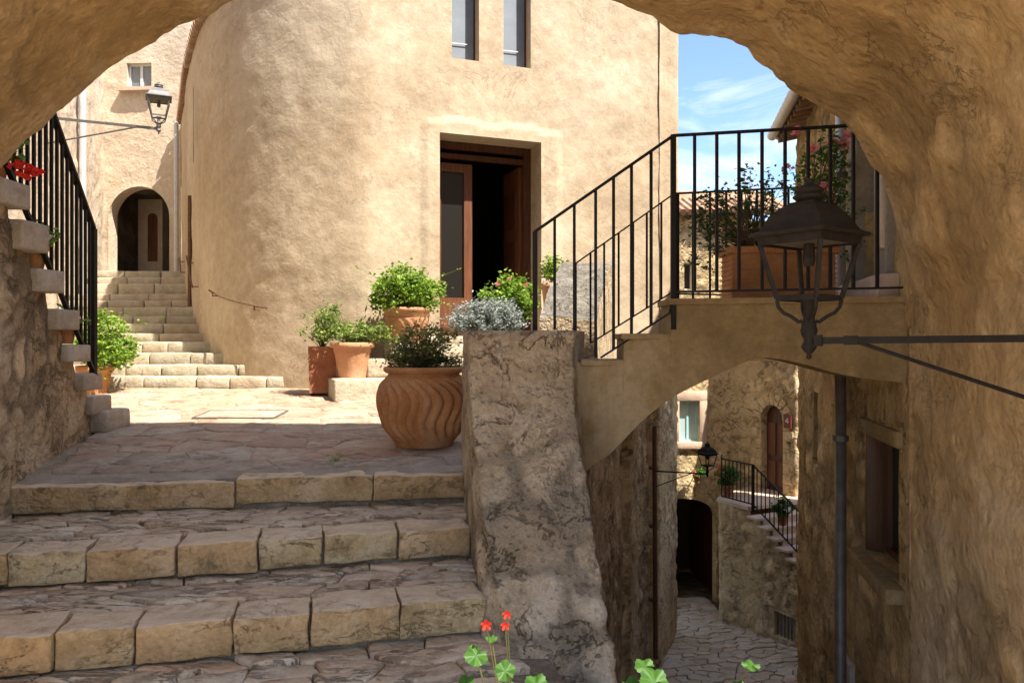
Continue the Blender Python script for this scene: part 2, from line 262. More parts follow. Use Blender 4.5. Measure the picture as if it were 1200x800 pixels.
# ------------------------------------------------------------------ object helpers
def P(px, py, Y): return Vector(((px - 600) / F * Y, Y, (400 - py) / F * Y))
def tag(o, label=None, cat=None, group=None, kind=None):
    if label: o['label'] = label
    if cat: o['category'] = cat
    if group: o['group'] = group
    if kind: o['kind'] = kind
    return o
def thing(name, label, cat, loc=(0, 0, 0), group=None):
    o = bpy.data.objects.new(name, None); COL.objects.link(o); o.location = loc; o.empty_display_size = .1
    return tag(o, label, cat, group)
def wloc(o):
    v = Vector((0, 0, 0))
    while o is not None: v += Vector(o.location); o = o.parent
    return v
class MB:
    def __init__(s): s.v = []; s.f = []; s.n = 0
    def add(s, vs, fs):
        vs = np.asarray(vs, float).reshape(-1, 3); k = s.n; s.v.append(vs); s.n += len(vs)
        s.f.extend([tuple(int(i) + k for i in f) for f in fs]); return s
    def box(s, c, d, rz=0., ax=None):
        c = np.array(c, float); d = np.array(d, float) / 2
        q = np.array([(x, y, z) for x in (-1, 1) for y in (-1, 1) for z in (-1, 1)]) * d
        if ax is not None: q = q @ np.array(ax, float)
        elif rz:
            cc, ss = math.cos(rz), math.sin(rz); q = np.stack([q[:, 0] * cc - q[:, 1] * ss, q[:, 0] * ss + q[:, 1] * cc, q[:, 2]], 1)
        return s.add(q + c, [(0, 1, 3, 2), (4, 6, 7, 5), (0, 4, 5, 1), (2, 3, 7, 6), (0, 2, 6, 4), (1, 5, 7, 3)])
    def tube(s, pts, r, n=8, cap=True):
        pts = [Vector(p) for p in pts]; rs = r if isinstance(r, (list, tuple)) else [r] * len(pts)
        vs = []; prev = None
        for i, p in enumerate(pts):
            t = (pts[min(i + 1, len(pts) - 1)] - pts[max(i - 1, 0)]).normalized()
            a = prev if prev is not None else (Vector((0, 0, 1)) if abs(t.z) < .9 else Vector((1, 0, 0)))
            x = (a - t * a.dot(t)).normalized(); y = t.cross(x); prev = x
            for k in range(n):
                w = 2 * math.pi * (k + .5) / n; vs.append(p + (x * math.cos(w) + y * math.sin(w)) * rs[i])
        fs = [(i * n + k, i * n + (k + 1) % n, (i + 1) * n + (k + 1) % n, (i + 1) * n + k) for i in range(len(pts) - 1) for k in range(n)]
        if cap: fs += [tuple(range(n))[::-1], tuple(range((len(pts) - 1) * n, len(pts) * n))]
        return s.add([tuple(v) for v in vs], fs)
    def lathe(s, prof, c, n=32, rz=0., fn=None, cap=True):
        vs = []
        for (r, z) in prof:
            for k in range(n):
                a = rz + 2 * math.pi * k / n; rr = r if fn is None else fn(r, z, a)
                vs.append((c[0] + rr * math.cos(a), c[1] + rr * math.sin(a), c[2] + z))
        m = len(prof); fs = [(i * n + k, i * n + (k + 1) % n, (i + 1) * n + (k + 1) % n, (i + 1) * n + k) for i in range(m - 1) for k in range(n)]
        if cap: fs += [tuple(range(n))[::-1], tuple(range((m - 1) * n, m * n))]
        return s.add(vs, fs)
    def bar(s, a, b, w, h=None):
        a = Vector(a); b = Vector(b); t = (b - a); l = t.length; t.normalize(); h = h or w
        up = Vector((0, 0, 1)) if abs(t.z) < .95 else Vector((0, 1, 0)); x = t.cross(up).normalized(); y = x.cross(t)
        return s.box((a + b) / 2, (w, l, h), ax=(tuple(x), tuple(t), tuple(y)))
    def build(s, name, mat, parent=None, smooth=False, origin=None):
        V = np.concatenate(s.v) if s.v else np.zeros((0, 3))
        off = wloc(parent) if parent is not None else Vector(origin or (0, 0, 0))
        # far parts keep their texture position: only things with a base elsewhere are shifted
        V = V - np.array(off)
        me = bpy.data.meshes.new(name); me.from_pydata(V.tolist(), [], s.f); me.update()
        if smooth: me.polygons.foreach_set('use_smooth', [True] * len(me.polygons))
        if mat is not None: me.materials.append(M[mat] if isinstance(mat, str) else mat)
        o = bpy.data.objects.new(name, me); COL.objects.link(o)
        if parent is not None: o.parent = parent
        elif origin: o.location = origin
        return o
def crom(pts, n=12):
    pts = [np.array(p, float) for p in pts]; out = []
    q = [2 * pts[0] - pts[1]] + pts + [2 * pts[-1] - pts[-2]]
    for i in range(1, len(q) - 2):
        for k in range(n):
            t = k / n; a, b, c, d = q[i - 1:i + 3]
            out.append(.5 * ((2 * b) + (-a + c) * t + (2 * a - 5 * b + 4 * c - d) * t * t + (-a + 3 * b - 3 * c + d) * t ** 3))
    out.append(pts[-1]); return np.array(out)
def grid_faces(m, n, keep=None):
    return [(i * n + j, i * n + j + 1, (i + 1) * n + j + 1, (i + 1) * n + j) for i in range(m - 1) for j in range(n - 1) if keep is None or keep[i, j]]
def lines(a, b, res, req):
    n = max(2, int(round((b - a) / res)) + 1); x = list(np.linspace(a, b, n)); req = sorted(q for q in req if a <= q <= b)
    x = [v for v in x if all(abs(v - q) > res * .4 for q in req) or v in (a, b)]
    x = sorted(set(x + req)); return np.array(x)
def wall(name, path, z0, z1, res, mat, parent, holes=(), disp=None, out=1, depth=.25, extra=None, zres=None):
    """rough wall sheet along a plan path; holes=(u0,u1,z0,z1,arch_rise) with reveals going `depth` inwards. out=+1: outward normal on the right of the path"""
    path = np.array(path, float); seg = np.sqrt(((path[1:] - path[:-1]) ** 2).sum(1)); U = np.concatenate([[0], np.cumsum(seg)])
    zt = z1 if callable(z1) else (lambda u: np.full_like(u, z1)); zmax = float(np.max(zt(U)))
    us = lines(0, U[-1], res, [q for h in holes for q in h[:2]]); zs = lines(z0, zmax, zres or res, [q for h in holes for q in (h[2], h[3] if not h[4] else h[3] - h[4])])
    X = np.interp(us, U, path[:, 0]); Y = np.interp(us, U, path[:, 1])
    e = .04; tx = np.interp(us + e, U, path[:, 0]) - np.interp(us - e, U, path[:, 0]); ty = np.interp(us + e, U, path[:, 1]) - np.interp(us - e, U, path[:, 1])
    l = np.hypot(tx, ty); nx, ny = out * ty / l, -out * tx / l
    m, n = len(us), len(zs); ug, zg = np.meshgrid(us, zs, indexing='ij'); ug = ug.copy(); zg = np.minimum(zg, zt(us)[:, None])
    rim = np.zeros((m, n), bool); keep = np.ones((m - 1, n - 1), bool); hol = np.zeros((m - 1, n - 1), bool); which = []
    uc = (us[:-1] + us[1:]) / 2; zc = (zs[:-1] + zs[1:]) / 2; UC, ZC = np.meshgrid(uc, zc, indexing='ij')
    for (a, b, c, d, ar) in holes:
        mid, hw = (a + b) / 2, (b - a) / 2
        top = (d - ar + ar * np.sqrt(np.clip(1 - ((UC - mid) / hw) ** 2, 0, 1))) if ar else d
        ins = (UC > a) & (UC < b) & (ZC > c) & (ZC < top); hol |= ins; which.append(ins)
        if ar:
            th = np.linspace(0, math.pi, 160); bu = mid + hw * np.cos(th); bz = d - ar + ar * np.sin(th)
            for i in range(m):
                for j in range(n):
                    if a - res < us[i] < b + res and d - ar + 1e-6 < zs[j] < d + res:
                        dd = (bu - us[i]) ** 2 + (bz - zs[j]) ** 2; k = int(dd.argmin())
                        nb = [hol[x, y] for x in (i - 1, i) for y in (j - 1, j) if 0 <= x < m - 1 and 0 <= y < n - 1]
                        if any(nb) and not all(nb): ug[i, j] = bu[k]; zg[i, j] = bz[k]
    keep &= ~hol
    keep &= ZC < (zt(uc)[:, None] + 1e-6)
    for i in range(m - 1):
        for j in range(n - 1):
            if hol[i, j]: rim[i:i + 2, j:j + 2] = True
    XX = np.interp(ug, U, path[:, 0]); YY = np.interp(ug, U, path[:, 1]); NX = np.repeat(nx[:, None], n, 1); NY = np.repeat(ny[:, None], n, 1)
    Pn = np.stack([XX.ravel(), YY.ravel(), zg.ravel()], 1)
    D = disp(Pn).reshape(m, n) if disp else np.zeros((m, n))
    D = np.where(rim, D * .25, D)
    if extra is not None: D = D + extra(ug, zg)
    V = np.stack([(XX + NX * D).ravel(), (YY + NY * D).ravel(), zg.ravel()], 1)
    fs = grid_faces(m, n, keep)
    if out < 0: fs = [f[::-1] for f in fs]
    mb = MB(); mb.add(V, fs)
    o = mb.build(name, mat, parent, smooth=True); attrs(o, disp)
    for hw_ in which:                                    # reveals
        rb = MB(); ed = []
        for i, j in np.argwhere(hw_):
            for (x, y, p, q) in ((i - 1, j, (i, j), (i, j + 1)), (i + 1, j, (i + 1, j + 1), (i + 1, j)), (i, j - 1, (i + 1, j), (i, j)), (i, j + 1, (i, j + 1), (i + 1, j + 1))):
                if not (0 <= x < m - 1 and 0 <= y < n - 1) or not hw_[x, y]: ed.append((p, q))
        for p, q in ed:
            a = V[p[0] * n + p[1]]; b = V[q[0] * n + q[1]]; na = np.array((nx[p[0]], ny[p[0]], 0)); nb = np.array((nx[q[0]], ny[q[0]], 0))
            rb.add([a, b, b - nb * depth, a - na * depth], [(0, 1, 2, 3)])
        rb.build('reveal', mat, parent)
    return o
def at(path, u):
    path = np.array(path, float); seg = np.sqrt(((path[1:] - path[:-1]) ** 2).sum(1)); U = np.concatenate([[0], np.cumsum(seg)])
    x, y = np.interp(u, U, path[:, 0]), np.interp(u, U, path[:, 1]); e = .03
    t = Vector((np.interp(u + e, U, path[:, 0]) - np.interp(u - e, U, path[:, 0]), np.interp(u + e, U, path[:, 1]) - np.interp(u - e, U, path[:, 1]), 0)).normalized()
    return Vector((x, y, 0)), t
def rbox(c, d, rz=0., seg=(6, 3, 3), amp=.01, bev=.012, seed=0, top=None):
    """stone block: rounded arrises, uneven faces. returns MB"""
    axs = []
    for k in range(3):
        n = max(seg[k], 2); h = d[k] / 2; b = min(bev, h * .5)
        axs.append(np.unique(np.concatenate([[-h, h], np.linspace(-h + b, h - b, n)])))
    vs = []; idx = {}; fs = []
    def vid(i, j, k):
        if (i, j, k) not in idx:
            q = [axs[0][i], axs[1][j], axs[2][k]]; ex = [i in (0, len(axs[0]) - 1), j in (0, len(axs[1]) - 1), k in (0, len(axs[2]) - 1)]
            if sum(ex) >= 2:
                for a in range(3):
                    if ex[a]: q[a] -= math.copysign(min(bev, d[a] * .25) * (.35 if sum(ex) == 2 else .5), q[a])
            idx[(i, j, k)] = len(vs); vs.append(q)
        return idx[(i, j, k)]
    n0, n1, n2 = [len(a) for a in axs]
    for i in range(n0 - 1):
        for j in range(n1 - 1):
            fs.append((vid(i, j, 0), vid(i, j + 1, 0), vid(i + 1, j + 1, 0), vid(i + 1, j, 0))); fs.append((vid(i, j, n2 - 1), vid(i + 1, j, n2 - 1), vid(i + 1, j + 1, n2 - 1), vid(i, j + 1, n2 - 1)))
    for i in range(n0 - 1):
        for k in range(n2 - 1):
            fs.append((vid(i, 0, k), vid(i + 1, 0, k), vid(i + 1, 0, k + 1), vid(i, 0, k + 1))); fs.append((vid(i, n1 - 1, k), vid(i, n1 - 1, k + 1), vid(i + 1, n1 - 1, k + 1), vid(i + 1, n1 - 1, k)))
    for j in range(n1 - 1):
        for k in range(n2 - 1):
            fs.append((vid(0, j, k), vid(0, j, k + 1), vid(0, j + 1, k + 1), vid(0, j + 1, k))); fs.append((vid(n0 - 1, j, k), vid(n0 - 1, j + 1, k), vid(n0 - 1, j + 1, k + 1), vid(n0 - 1, j, k + 1)))
    V = np.array(vs); cc, ss = math.cos(rz), math.sin(rz)
    V = np.stack([V[:, 0] * cc - V[:, 1] * ss + c[0], V[:, 0] * ss + V[:, 1] * cc + c[1], V[:, 2] + c[2]], 1)
    if amp:
        V = V + amp * np.stack([fbm(V, 7, 3, seed), fbm(V, 7, 3, seed + 40), fbm(V, 7, 3, seed + 80)], 1)
    if top is not None: V[:, 2] += top(V[:, 0], V[:, 1])
    mb = MB(); mb.add(V, fs); return mb
# paving of irregular stones
def clip(poly, nx, ny, d):
    out = []; k = len(poly)
    for i in range(k):
        a, b = poly[i], poly[(i + 1) % k]; da = a[0] * nx + a[1] * ny - d; db = b[0] * nx + b[1] * ny - d
        if da <= 0: out.append(a)
        if (da < 0) != (db < 0) and abs(da - db) > 1e-12:
            t = da / (da - db); out.append((a[0] + (b[0] - a[0]) * t, a[1] + (b[1] - a[1]) * t))
    return out
def paving(name, poly, cell, zf, parent, mat, rnd, gap=.010, h=.02, aniso=(1., 1.), rot=0., skip=None, wob=.03, tilt=.004, rough=.004, jit=.42):
    cr, sr = math.cos(rot), math.sin(rot)
    fw = lambda p: ((p[0] * cr + p[1] * sr) / aniso[0], (-p[0] * sr + p[1] * cr) / aniso[1])
    bw = lambda q: (q[0] * aniso[0] * cr - q[1] * aniso[1] * sr, q[0] * aniso[0] * sr + q[1] * aniso[1] * cr)
    pl = [fw(p) for p in poly]; xs = [p[0] for p in pl]; ys = [p[1] for p in pl]; pts = []
    def inside(x, y):
        c = False
        for i in range(len(pl)):
            (x1, y1), (x2, y2) = pl[i], pl[i - 1]
            if (y1 > y) != (y2 > y) and x < (x2 - x1) * (y - y1) / (y2 - y1) + x1: c = not c
        return c
    nx_, ny_ = int((max(xs) - min(xs)) / cell) + 2, int((max(ys) - min(ys)) / cell) + 2
    for j in range(ny_):
        for i in range(nx_):
            x = min(xs) + (i + .5 * (j % 2) + rnd.uniform(-jit, jit)) * cell; y = min(ys) + (j + .4 + rnd.uniform(-jit, jit) * .8) * cell
            if inside(x, y): pts.append((x, y))
    cnt = 0
    for i, p in enumerate(pts):
        c = list(pl)
        for j, q in enumerate(pts):
            if i == j or abs(q[0] - p[0]) > 3 * cell or abs(q[1] - p[1]) > 3 * cell: continue
            dx, dy = q[0] - p[0], q[1] - p[1]; l = math.hypot(dx, dy)
            if l < 1e-6: continue
            c = clip(c, dx / l, dy / l, ((p[0] + q[0]) * dx / l + (p[1] + q[1]) * dy / l) / 2)
            if len(c) < 3: break
        if len(c) < 3: continue
        w = [bw(q) for q in c]
        ring = []
        for k in range(len(w)):
            a, b = w[k], w[(k + 1) % len(w)]; l = math.hypot(b[0] - a[0], b[1] - a[1])
            if l < .012: continue
            s_ = max(1, int(l / .09))
            for t in range(s_): ring.append((a[0] + (b[0] - a[0]) * t / s_, a[1] + (b[1] - a[1]) * t / s_, 0))
        if len(ring) < 4: continue
        Rg = np.array(ring); Rg[:, 0] += wob * fbm(Rg, 5, 3, 31) ; Rg[:, 1] += wob * fbm(Rg, 5, 3, 37)
        cx, cy = Rg[:, 0].mean(), Rg[:, 1].mean()
        if skip and skip(cx, cy): continue
        d = np.stack([Rg[:, 0] - cx, Rg[:, 1] - cy], 1); l = np.hypot(d[:, 0], d[:, 1])[:, None]
        if l.mean() < gap * 2.5: continue
        ext = float(l.max()); dz = rnd.uniform(-tilt, tilt) * 1.2; sx, sy = rnd.uniform(-tilt, tilt) / ext, rnd.uniform(-tilt, tilt) / ext
        def rg(ins, up):
            q = np.array([cx, cy]) + d * (np.clip(l - ins, l * .2, None) / l)
            z = zf(q[:, 0], q[:, 1]) + up
            if up > -h * .9: z = z + dz + sx * (q[:, 0] - cx) + sy * (q[:, 1] - cy) + rough * fbm(np.stack([q[:, 0], q[:, 1], q[:, 0] * 0], 1), 11, 3, 3)
            return np.stack([q[:, 0], q[:, 1], z], 1)
        g = gap / 2; n = len(Rg)
        V = np.concatenate([rg(g, -h), rg(g, -.005), rg(g + .010, 0.001), rg(g + .06, .002), [[cx, cy, float(zf(np.array([cx]), np.array([cy]))[0]) + dz + .002]]])
        fs = []
        for k in range(n):
            k2 = (k + 1) % n
            for a in range(3): fs.append((a * n + k, a * n + k2, (a + 1) * n + k2, (a + 1) * n + k))
            fs.append((3 * n + k, 3 * n + k2, 4 * n))
        mb = MB(); mb.add(V, fs); mb.build(name, mat, parent, smooth=True); cnt += 1
    return cnt

XL = lambda Y: -1.886 - .28 * Y          # plane of the wall on the left
XR = lambda Y: 1.36 + .2 * Y             # plane of the wall on the right
LZ = lambda Y: -1.302 + .067 * Y         # the courtyard rises gently
rnd = random.Random(5)

# ================================================================== SETTING
g = MB(); g.add([(-600, -600, -9), (600, -600, -9), (600, 900, -9), (-600, 900, -9)], [(0, 1, 2, 3)]); tag(g.build('ground', 'earth'), kind='structure')

# courtyard
cy = MB()
ys = np.linspace(5.0, 13.5, 18)
poly = [(-3.5, 5.15), (-.3, 5.55), (-.3, 5.3), (.45, 5.3), (.74, 8), (1.0, 10), (1.0, 13), (-7.6, 13), (-7.6, 8.2), (-3.9, 8.2)]
n = len(poly)
cy.add([(x, y, LZ(y) - .007) for x, y in poly] + [(x, y, -2.4) for x, y in poly], [tuple(range(n))] + [(i, i + n, (i + 1) % n + n, (i + 1) % n) for i in range(n)])
court = tag(cy.build('courtyard_paving', 'mortar'), kind='structure')
paving('paving_stone', [(-3.28, 5.42), (-.33, 5.78), (.3, 5.9), (.9, 9.0), (.1, 10.4), (-2.0, 10.0), (-3.05, 10.2), (-6.0, 10.2), (-6.3, 8.9), (-3.95, 7.4)], .40, lambda x, y: LZ(y), court, 'flag', rnd, gap=.008, h=.03, aniso=(1.25, .95), rot=.12, wob=.04, tilt=.005, rough=.006,
       skip=lambda x, y: x < XL(y) - .05 and y < 7.6)
# the steps in the foreground
EDGE = [((-3.30, 5.05), (-.32, 5.45), -.962, -.937), ((-3.03, 4.02), (-.25, 4.72), -1.14, -1.14), ((-2.80, 3.34), (-.14, 3.99), -1.33, -1.33), ((-2.55, 2.60), (.02, 3.28), -1.53, -1.53), ((-2.4, 1.9), (.1, 2.5), -1.7, -1.7)]
fs_ = MB()
for k in range(1, 4):
    (a, b, za, zb) = EDGE[k]; (c, d, zc, zd) = EDGE[k - 1]; z = za - .034
    a2 = (a[0] - .25, a[1] + .03); b2 = (b[0] + .25, b[1] + .10); c2 = (c[0] - .5, c[1] + .3); d2 = (d[0] + .2, d[1] + .4)
    fs_.add([(a2[0], a2[1], z), (b2[0], b2[1], z), (d2[0], d2[1], z), (c2[0], c2[1], z), (a2[0], a2[1], z - .8), (b2[0], b2[1], z - .8)], [(0, 1, 2, 3), (0, 4, 5, 1)])
a, b = EDGE[0][0], EDGE[0][1]
fs_.add([(a[0] - .1, a[1] + .04, -.975), (b[0] + .1, b[1] + .05, -.95), (b[0] + .1, b[1] + .05, -1.6), (a[0] - .1, a[1] + .04, -1.6), (a[0] - .1, a[1] + .5, -.955), (b[0] + .1, b[1] + .5, -.93)], [(0, 3, 2, 1), (0, 1, 5, 4)])
steps = tag(fs_.build('front_steps', 'tmortar'), kind='structure')
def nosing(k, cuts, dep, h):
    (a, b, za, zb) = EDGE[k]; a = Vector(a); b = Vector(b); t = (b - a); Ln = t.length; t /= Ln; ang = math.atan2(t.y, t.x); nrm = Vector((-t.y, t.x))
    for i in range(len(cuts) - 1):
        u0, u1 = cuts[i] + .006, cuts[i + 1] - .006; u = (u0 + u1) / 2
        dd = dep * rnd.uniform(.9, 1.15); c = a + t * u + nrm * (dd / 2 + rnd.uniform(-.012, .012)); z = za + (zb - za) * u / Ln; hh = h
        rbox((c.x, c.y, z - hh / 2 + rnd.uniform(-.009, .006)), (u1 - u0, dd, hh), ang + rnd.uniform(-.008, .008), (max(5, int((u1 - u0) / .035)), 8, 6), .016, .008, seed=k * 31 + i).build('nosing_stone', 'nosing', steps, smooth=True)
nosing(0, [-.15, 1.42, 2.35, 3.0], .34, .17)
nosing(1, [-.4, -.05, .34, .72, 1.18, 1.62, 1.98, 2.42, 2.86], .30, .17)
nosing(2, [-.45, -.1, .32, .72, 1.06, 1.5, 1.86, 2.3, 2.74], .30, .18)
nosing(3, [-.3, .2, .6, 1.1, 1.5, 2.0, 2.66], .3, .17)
for k in (1, 2, 3):
    (a, b, za, _), (c, d, _, _) = EDGE[k], EDGE[k - 1]
    pl = [(a[0] - .35, a[1] + .25), (b[0] + .04, b[1] + .33), (d[0] + .06, d[1] + .12), (c[0] - .35, c[1] + .0)]
    paving('tread_stone', pl, .15 + .02 * k, lambda x, y, z=za: np.full(np.shape(x), z - .006), steps, 'tread', rnd, gap=.010, h=.05, aniso=(1.7, .75), rot=.2, wob=.09, tilt=.009, rough=.018)
# unseen floor under the photographer, widened and pale to bounce sunlight into the vault
fl = MB(); fl.box((-.9, -.6, -1.95), (3.2, 6.4, .5)); fl.box((-1, -4.2, -1.96), (14, 10.8, .5)); tag(fl.build('passage_floor', 'tread'), kind='structure')

# upper steps to the tunnel
us_ = MB(); UP = []
yy = [10.17, 10.52, 10.92, 11.35, 11.75, 12.15, 12.55, 12.98, 13.42, 13.95, 14.6, 15.3, 16.1]
zz = [-.47, -.33, -.17, -.013, .117, .269, .403, .573, .709, .853, 1.09, 1.27, 1.47]
for k in range(13):
    yb = yy[k + 1] if k < 12 else 20.5
    us_.box((-6.6, (yy[k] + .05 + 20.5) / 2, (zz[k] - .012 + -1) / 2), (8., 20.5 - yy[k] - .05, zz[k] - .012 + 1))
ups = tag(us_.build('upper_steps', 'dmortar'), kind='structure')
def churchx(Y):
    return np.interp(Y, [10.0, 10.1, 10.35, 10.75, 11.7, 14.2, 17.2], [-2.0, -2.7, -3.3, -4.05, -4.75, -6.0, -7.46])
for k in range(13):
    xr = [-3.02, -3.55, -3.92][k] if k < 3 else float(churchx(yy[k])) + .1
    xl = -7.2 if k < 3 else (-6.7 - .33 * (yy[k] - 10))
    h = zz[k] - (zz[k - 1] if k else LZ(10.17)); x = xl
    dep = (yy[k + 1] - yy[k] + .1) if k < 12 else 1.3
    while x < xr - .12:
        w = min(rnd.uniform(.38, .78), xr - x)
        if xr - x - w < .2: w = xr - x
        rbox((x + w / 2, yy[k] + dep / 2 + rnd.uniform(-.01, .01), zz[k] - h / 2 + rnd.uniform(-.004, .004)), (w - .012, dep, h + .012), rnd.uniform(-.01, .01), (5, 3, 3), .010, .018, seed=k * 9 + int(x * 7)).build('step_block', 'whitestep', ups, smooth=True)
        x += w

# the lane below
LN = lambda Y: -5.0 - .09 * Y
ln = MB(); ln.add([(.3, -2, LN(-2) - .02), (12, -2, LN(-2) - .02), (12, 24, LN(24) - .02), (.3, 24, LN(24) - .02)], [(0, 1, 2, 3)]); lane = tag(ln.build('lane_paving', 'dmortar'), kind='structure')
paving('cobble', [(1.9, 13.2), (6.6, 13.2), (6.6, 16.5), (5.2, 18.6), (5.2, 20.6), (3.5, 20.6), (3.6, 17.4)], .28, lambda x, y: LN(y), lane, 'lanestone', rnd, gap=.022, h=.03, aniso=(1.25, .85), rot=.35, wob=.08, tilt=.012, rough=.012)

# ================================================================== ARCHWAY BUILDING (round the camera)
arch = thing('archway_building', 'rough ochre plastered stone archway framing the view, vault overhead', 'archway', (0, 4.2, -1.6))
prof = [(-3.06, -3), (-3.06, -1), (-3.05, .35), (-2.93, .68)] + [((px - 600) / F * 4.2, (400 - py) / F * 4.2) for px, py in
       [(18, 190), (40, 168), (71, 137), (97, 110), (131, 78), (163, 56), (210, 30), (243, 20), (284, -3), (370, -60), (470, -95), (560, -60), (640, -18), (690, 0), (742, 14), (790, 37), (848, 54), (890, 80), (922, 104), (985, 148), (1010, 180), (1030, 216), (1043, 260), (1051, 300)]] + [(2.17, .28), (2.2, 0), (2.2, -2), (2.2, -7.6)]
pr = crom(prof, 8); sg = np.sqrt(((pr[1:] - pr[:-1]) ** 2).sum(1)); U = np.concatenate([[0], np.cumsum(sg)])
uu = np.arange(0, U[-1], .03); px_ = np.interp(uu, U, pr[:, 0]); pz_ = np.interp(uu, U, pr[:, 1])
Yr = np.concatenate([np.arange(1.9, 4.18, .032), [4.2]])
e = .05; tx = np.interp(uu + e, U, pr[:, 0]) - np.interp(uu - e, U, pr[:, 0]); tz = np.interp(uu + e, U, pr[:, 1]) - np.interp(uu - e, U, pr[:, 1]); l = np.hypot(tx, tz) + 1e-9
nx_, nz_ = tz / l, -tx / l                         # inward normal of the vault
G = []
for Yv in Yr:
    yc = max(Yv, 0); s_ = (px_ + 3.06) / (2.2 + 3.06); x = XL(yc) + s_ * (XR(yc) - XL(yc)); zz_ = pz_ + 0 * x
    G.append(np.stack([x, np.full_like(x, Yv), zz_], 1))
G = np.array(G); Pn = G.reshape(-1, 3)
vr = rubble(.031, (2.6, 2.6, 3.2), 13, 1.3, .3); dsp = vr(Pn)
# chipped arris along the front edge
edge = np.exp(-((4.2 - Pn[:, 1]) / .10)); dsp = dsp - edge * np.clip((Pn[:, 2] - .05) / .3, 0, 1) * np.clip(.02 + .045 * fbm(Pn, 4.5, 3, 77), -.005, .07)
nn = np.tile(np.stack([nx_, nz_], 1), (len(Yr), 1)); V = Pn.copy(); V[:, 0] += nn[:, 0] * dsp; V[:, 2] += nn[:, 1] * dsp
m_, n_ = len(Yr), len(uu)
mb = MB(); mb.add(V, [f[::-1] for f in grid_faces(m_, n_)]); attrs(mb.build('vault', 'vault', arch, smooth=True), vr)
fr = V[(m_ - 1) * n_:]; mb = MB(); ii = [i for i in range(n_)]
topv = np.stack([fr[:, 0], np.full(n_, 4.22), np.full(n_, 8.4)], 1)
sel = [i for i in range(n_) if fr[i, 2] > -1.4]
mb.add(np.concatenate([fr[sel], topv[sel]]), [(i, i + 1, i + 1 + len(sel), i + len(sel)) for i in range(len(sel) - 1)]); mb.build('front_wall', 'vault', arch)
mb = MB(); mb.box((-6.6, 3.05, 2.9), (7.0, 2.28, 11)); mb.box((6.1, 3.05, .45), (7.6, 2.28, 15.9)); mb.box((-.3, 3.07, 5.5), (5.6, 2.3, 5.8)); mb.build('upper_storeys', 'vault', arch)

# ================================================================== PARAPET between the steps and the lane
par = thing('parapet_wall', 'rough grey stone parapet end sloping down beside the front steps, between the steps and the drop to the lane', 'wall', (.1, 4.4, -1.5))
rows = [(4.64, 387, 553, 673), (4.62, 390, 551, 673), (4.55, 450, 551, 671), (4.45, 500, 554, 674), (4.3, 560, 563, 685), (4.12, 620, 569, 695), (3.95, 700, 583, 705), (3.75, 800, 600, 719), (3.6, 890, 614, 732)]
rw = np.array([(Y, (400 - y) / F * Y, (a - 600) / F * Y, (b - 600) / F * Y) for Y, y, a, b in rows] + [(3.45, -2.4, .1, .55), (3.3, -7.6, .1, .55)])
zv = np.concatenate([np.arange(rw[0, 1], -2.2, -.022), np.arange(-2.2, -7.6, -.3)])
o_ = rw[:, 1][::-1]; Yf = np.interp(zv, o_, rw[:, 0][::-1]); XLf = np.interp(zv, o_, rw[:, 2][::-1]); XRf = np.interp(zv, o_, rw[:, 3][::-1])
V = []; nrm = []
cols = 34
ea = .016 * fbm(np.stack([zv * 0, zv * 0, zv], 1), 9, 4, 61); eb = .016 * fbm(np.stack([zv * 0, zv * 0, zv], 1), 9, 4, 66)
for z, y, a, b in zip(zv, Yf, XLf + ea, XRf + eb):
    line = [(min(-.35, a - .08), 5.6), (min(-.30, a - .06), 5.1), (-.255 + (4.62 - y - .3) * .15 if y < 4.5 else a - .03, y + .38), (min(a - .02, -.255 + (4.62 - y - .1) * .15), y + .12), (a - .008, y + .035)]
    for i in range(4):
        for t in np.linspace(0, 1, 7)[:-1]: V.append((line[i][0] + (line[i + 1][0] - line[i][0]) * t, line[i][1] + (line[i + 1][1] - line[i][1]) * t, z)); nrm.append((-1, 0))
    V.append((*line[4], z)); nrm.append((-.7, -.7))
    for t in np.linspace(0, 1, cols): V.append((a + (b - a) * t, y, z)); nrm.append((0, -1))
    for t in np.linspace(0, 1, 12): V.append((b + .006 + (max(.47, b + .04) - b) * min(1, t * 2.2), y + .02 + (5.7 - y) * t, z)); nrm.append((1, 0))
w_ = 25 + cols + 12; V = np.array(V); nrm = np.array(nrm, float)
pr2 = rubble(.017, (3.3, 3.3, 3.6), 6, 1.1, 1.0); d = pr2(V) + .012 * fbm(V, 14, 4, 8); V[:, 0] += nrm[:, 0] * d; V[:, 1] += nrm[:, 1] * d
mb = MB(); mb.add(V, grid_faces(len(zv), w_)); attrs(mb.build('wall', 'pier', par, smooth=True), pr2)
c_ = rbox((.085, 5.17, .028), (.64, .94, .06), 0, (14, 14, 3), .016, .02, seed=4); c_.build('coping', 'pier', par, smooth=True)
lo = rbox((.27, 2.5, -2.0), (.55, 2.1, .7), 0, (12, 24, 6), .03, .03, seed=9); lo.build('low_wall', 'pier', par, smooth=True)

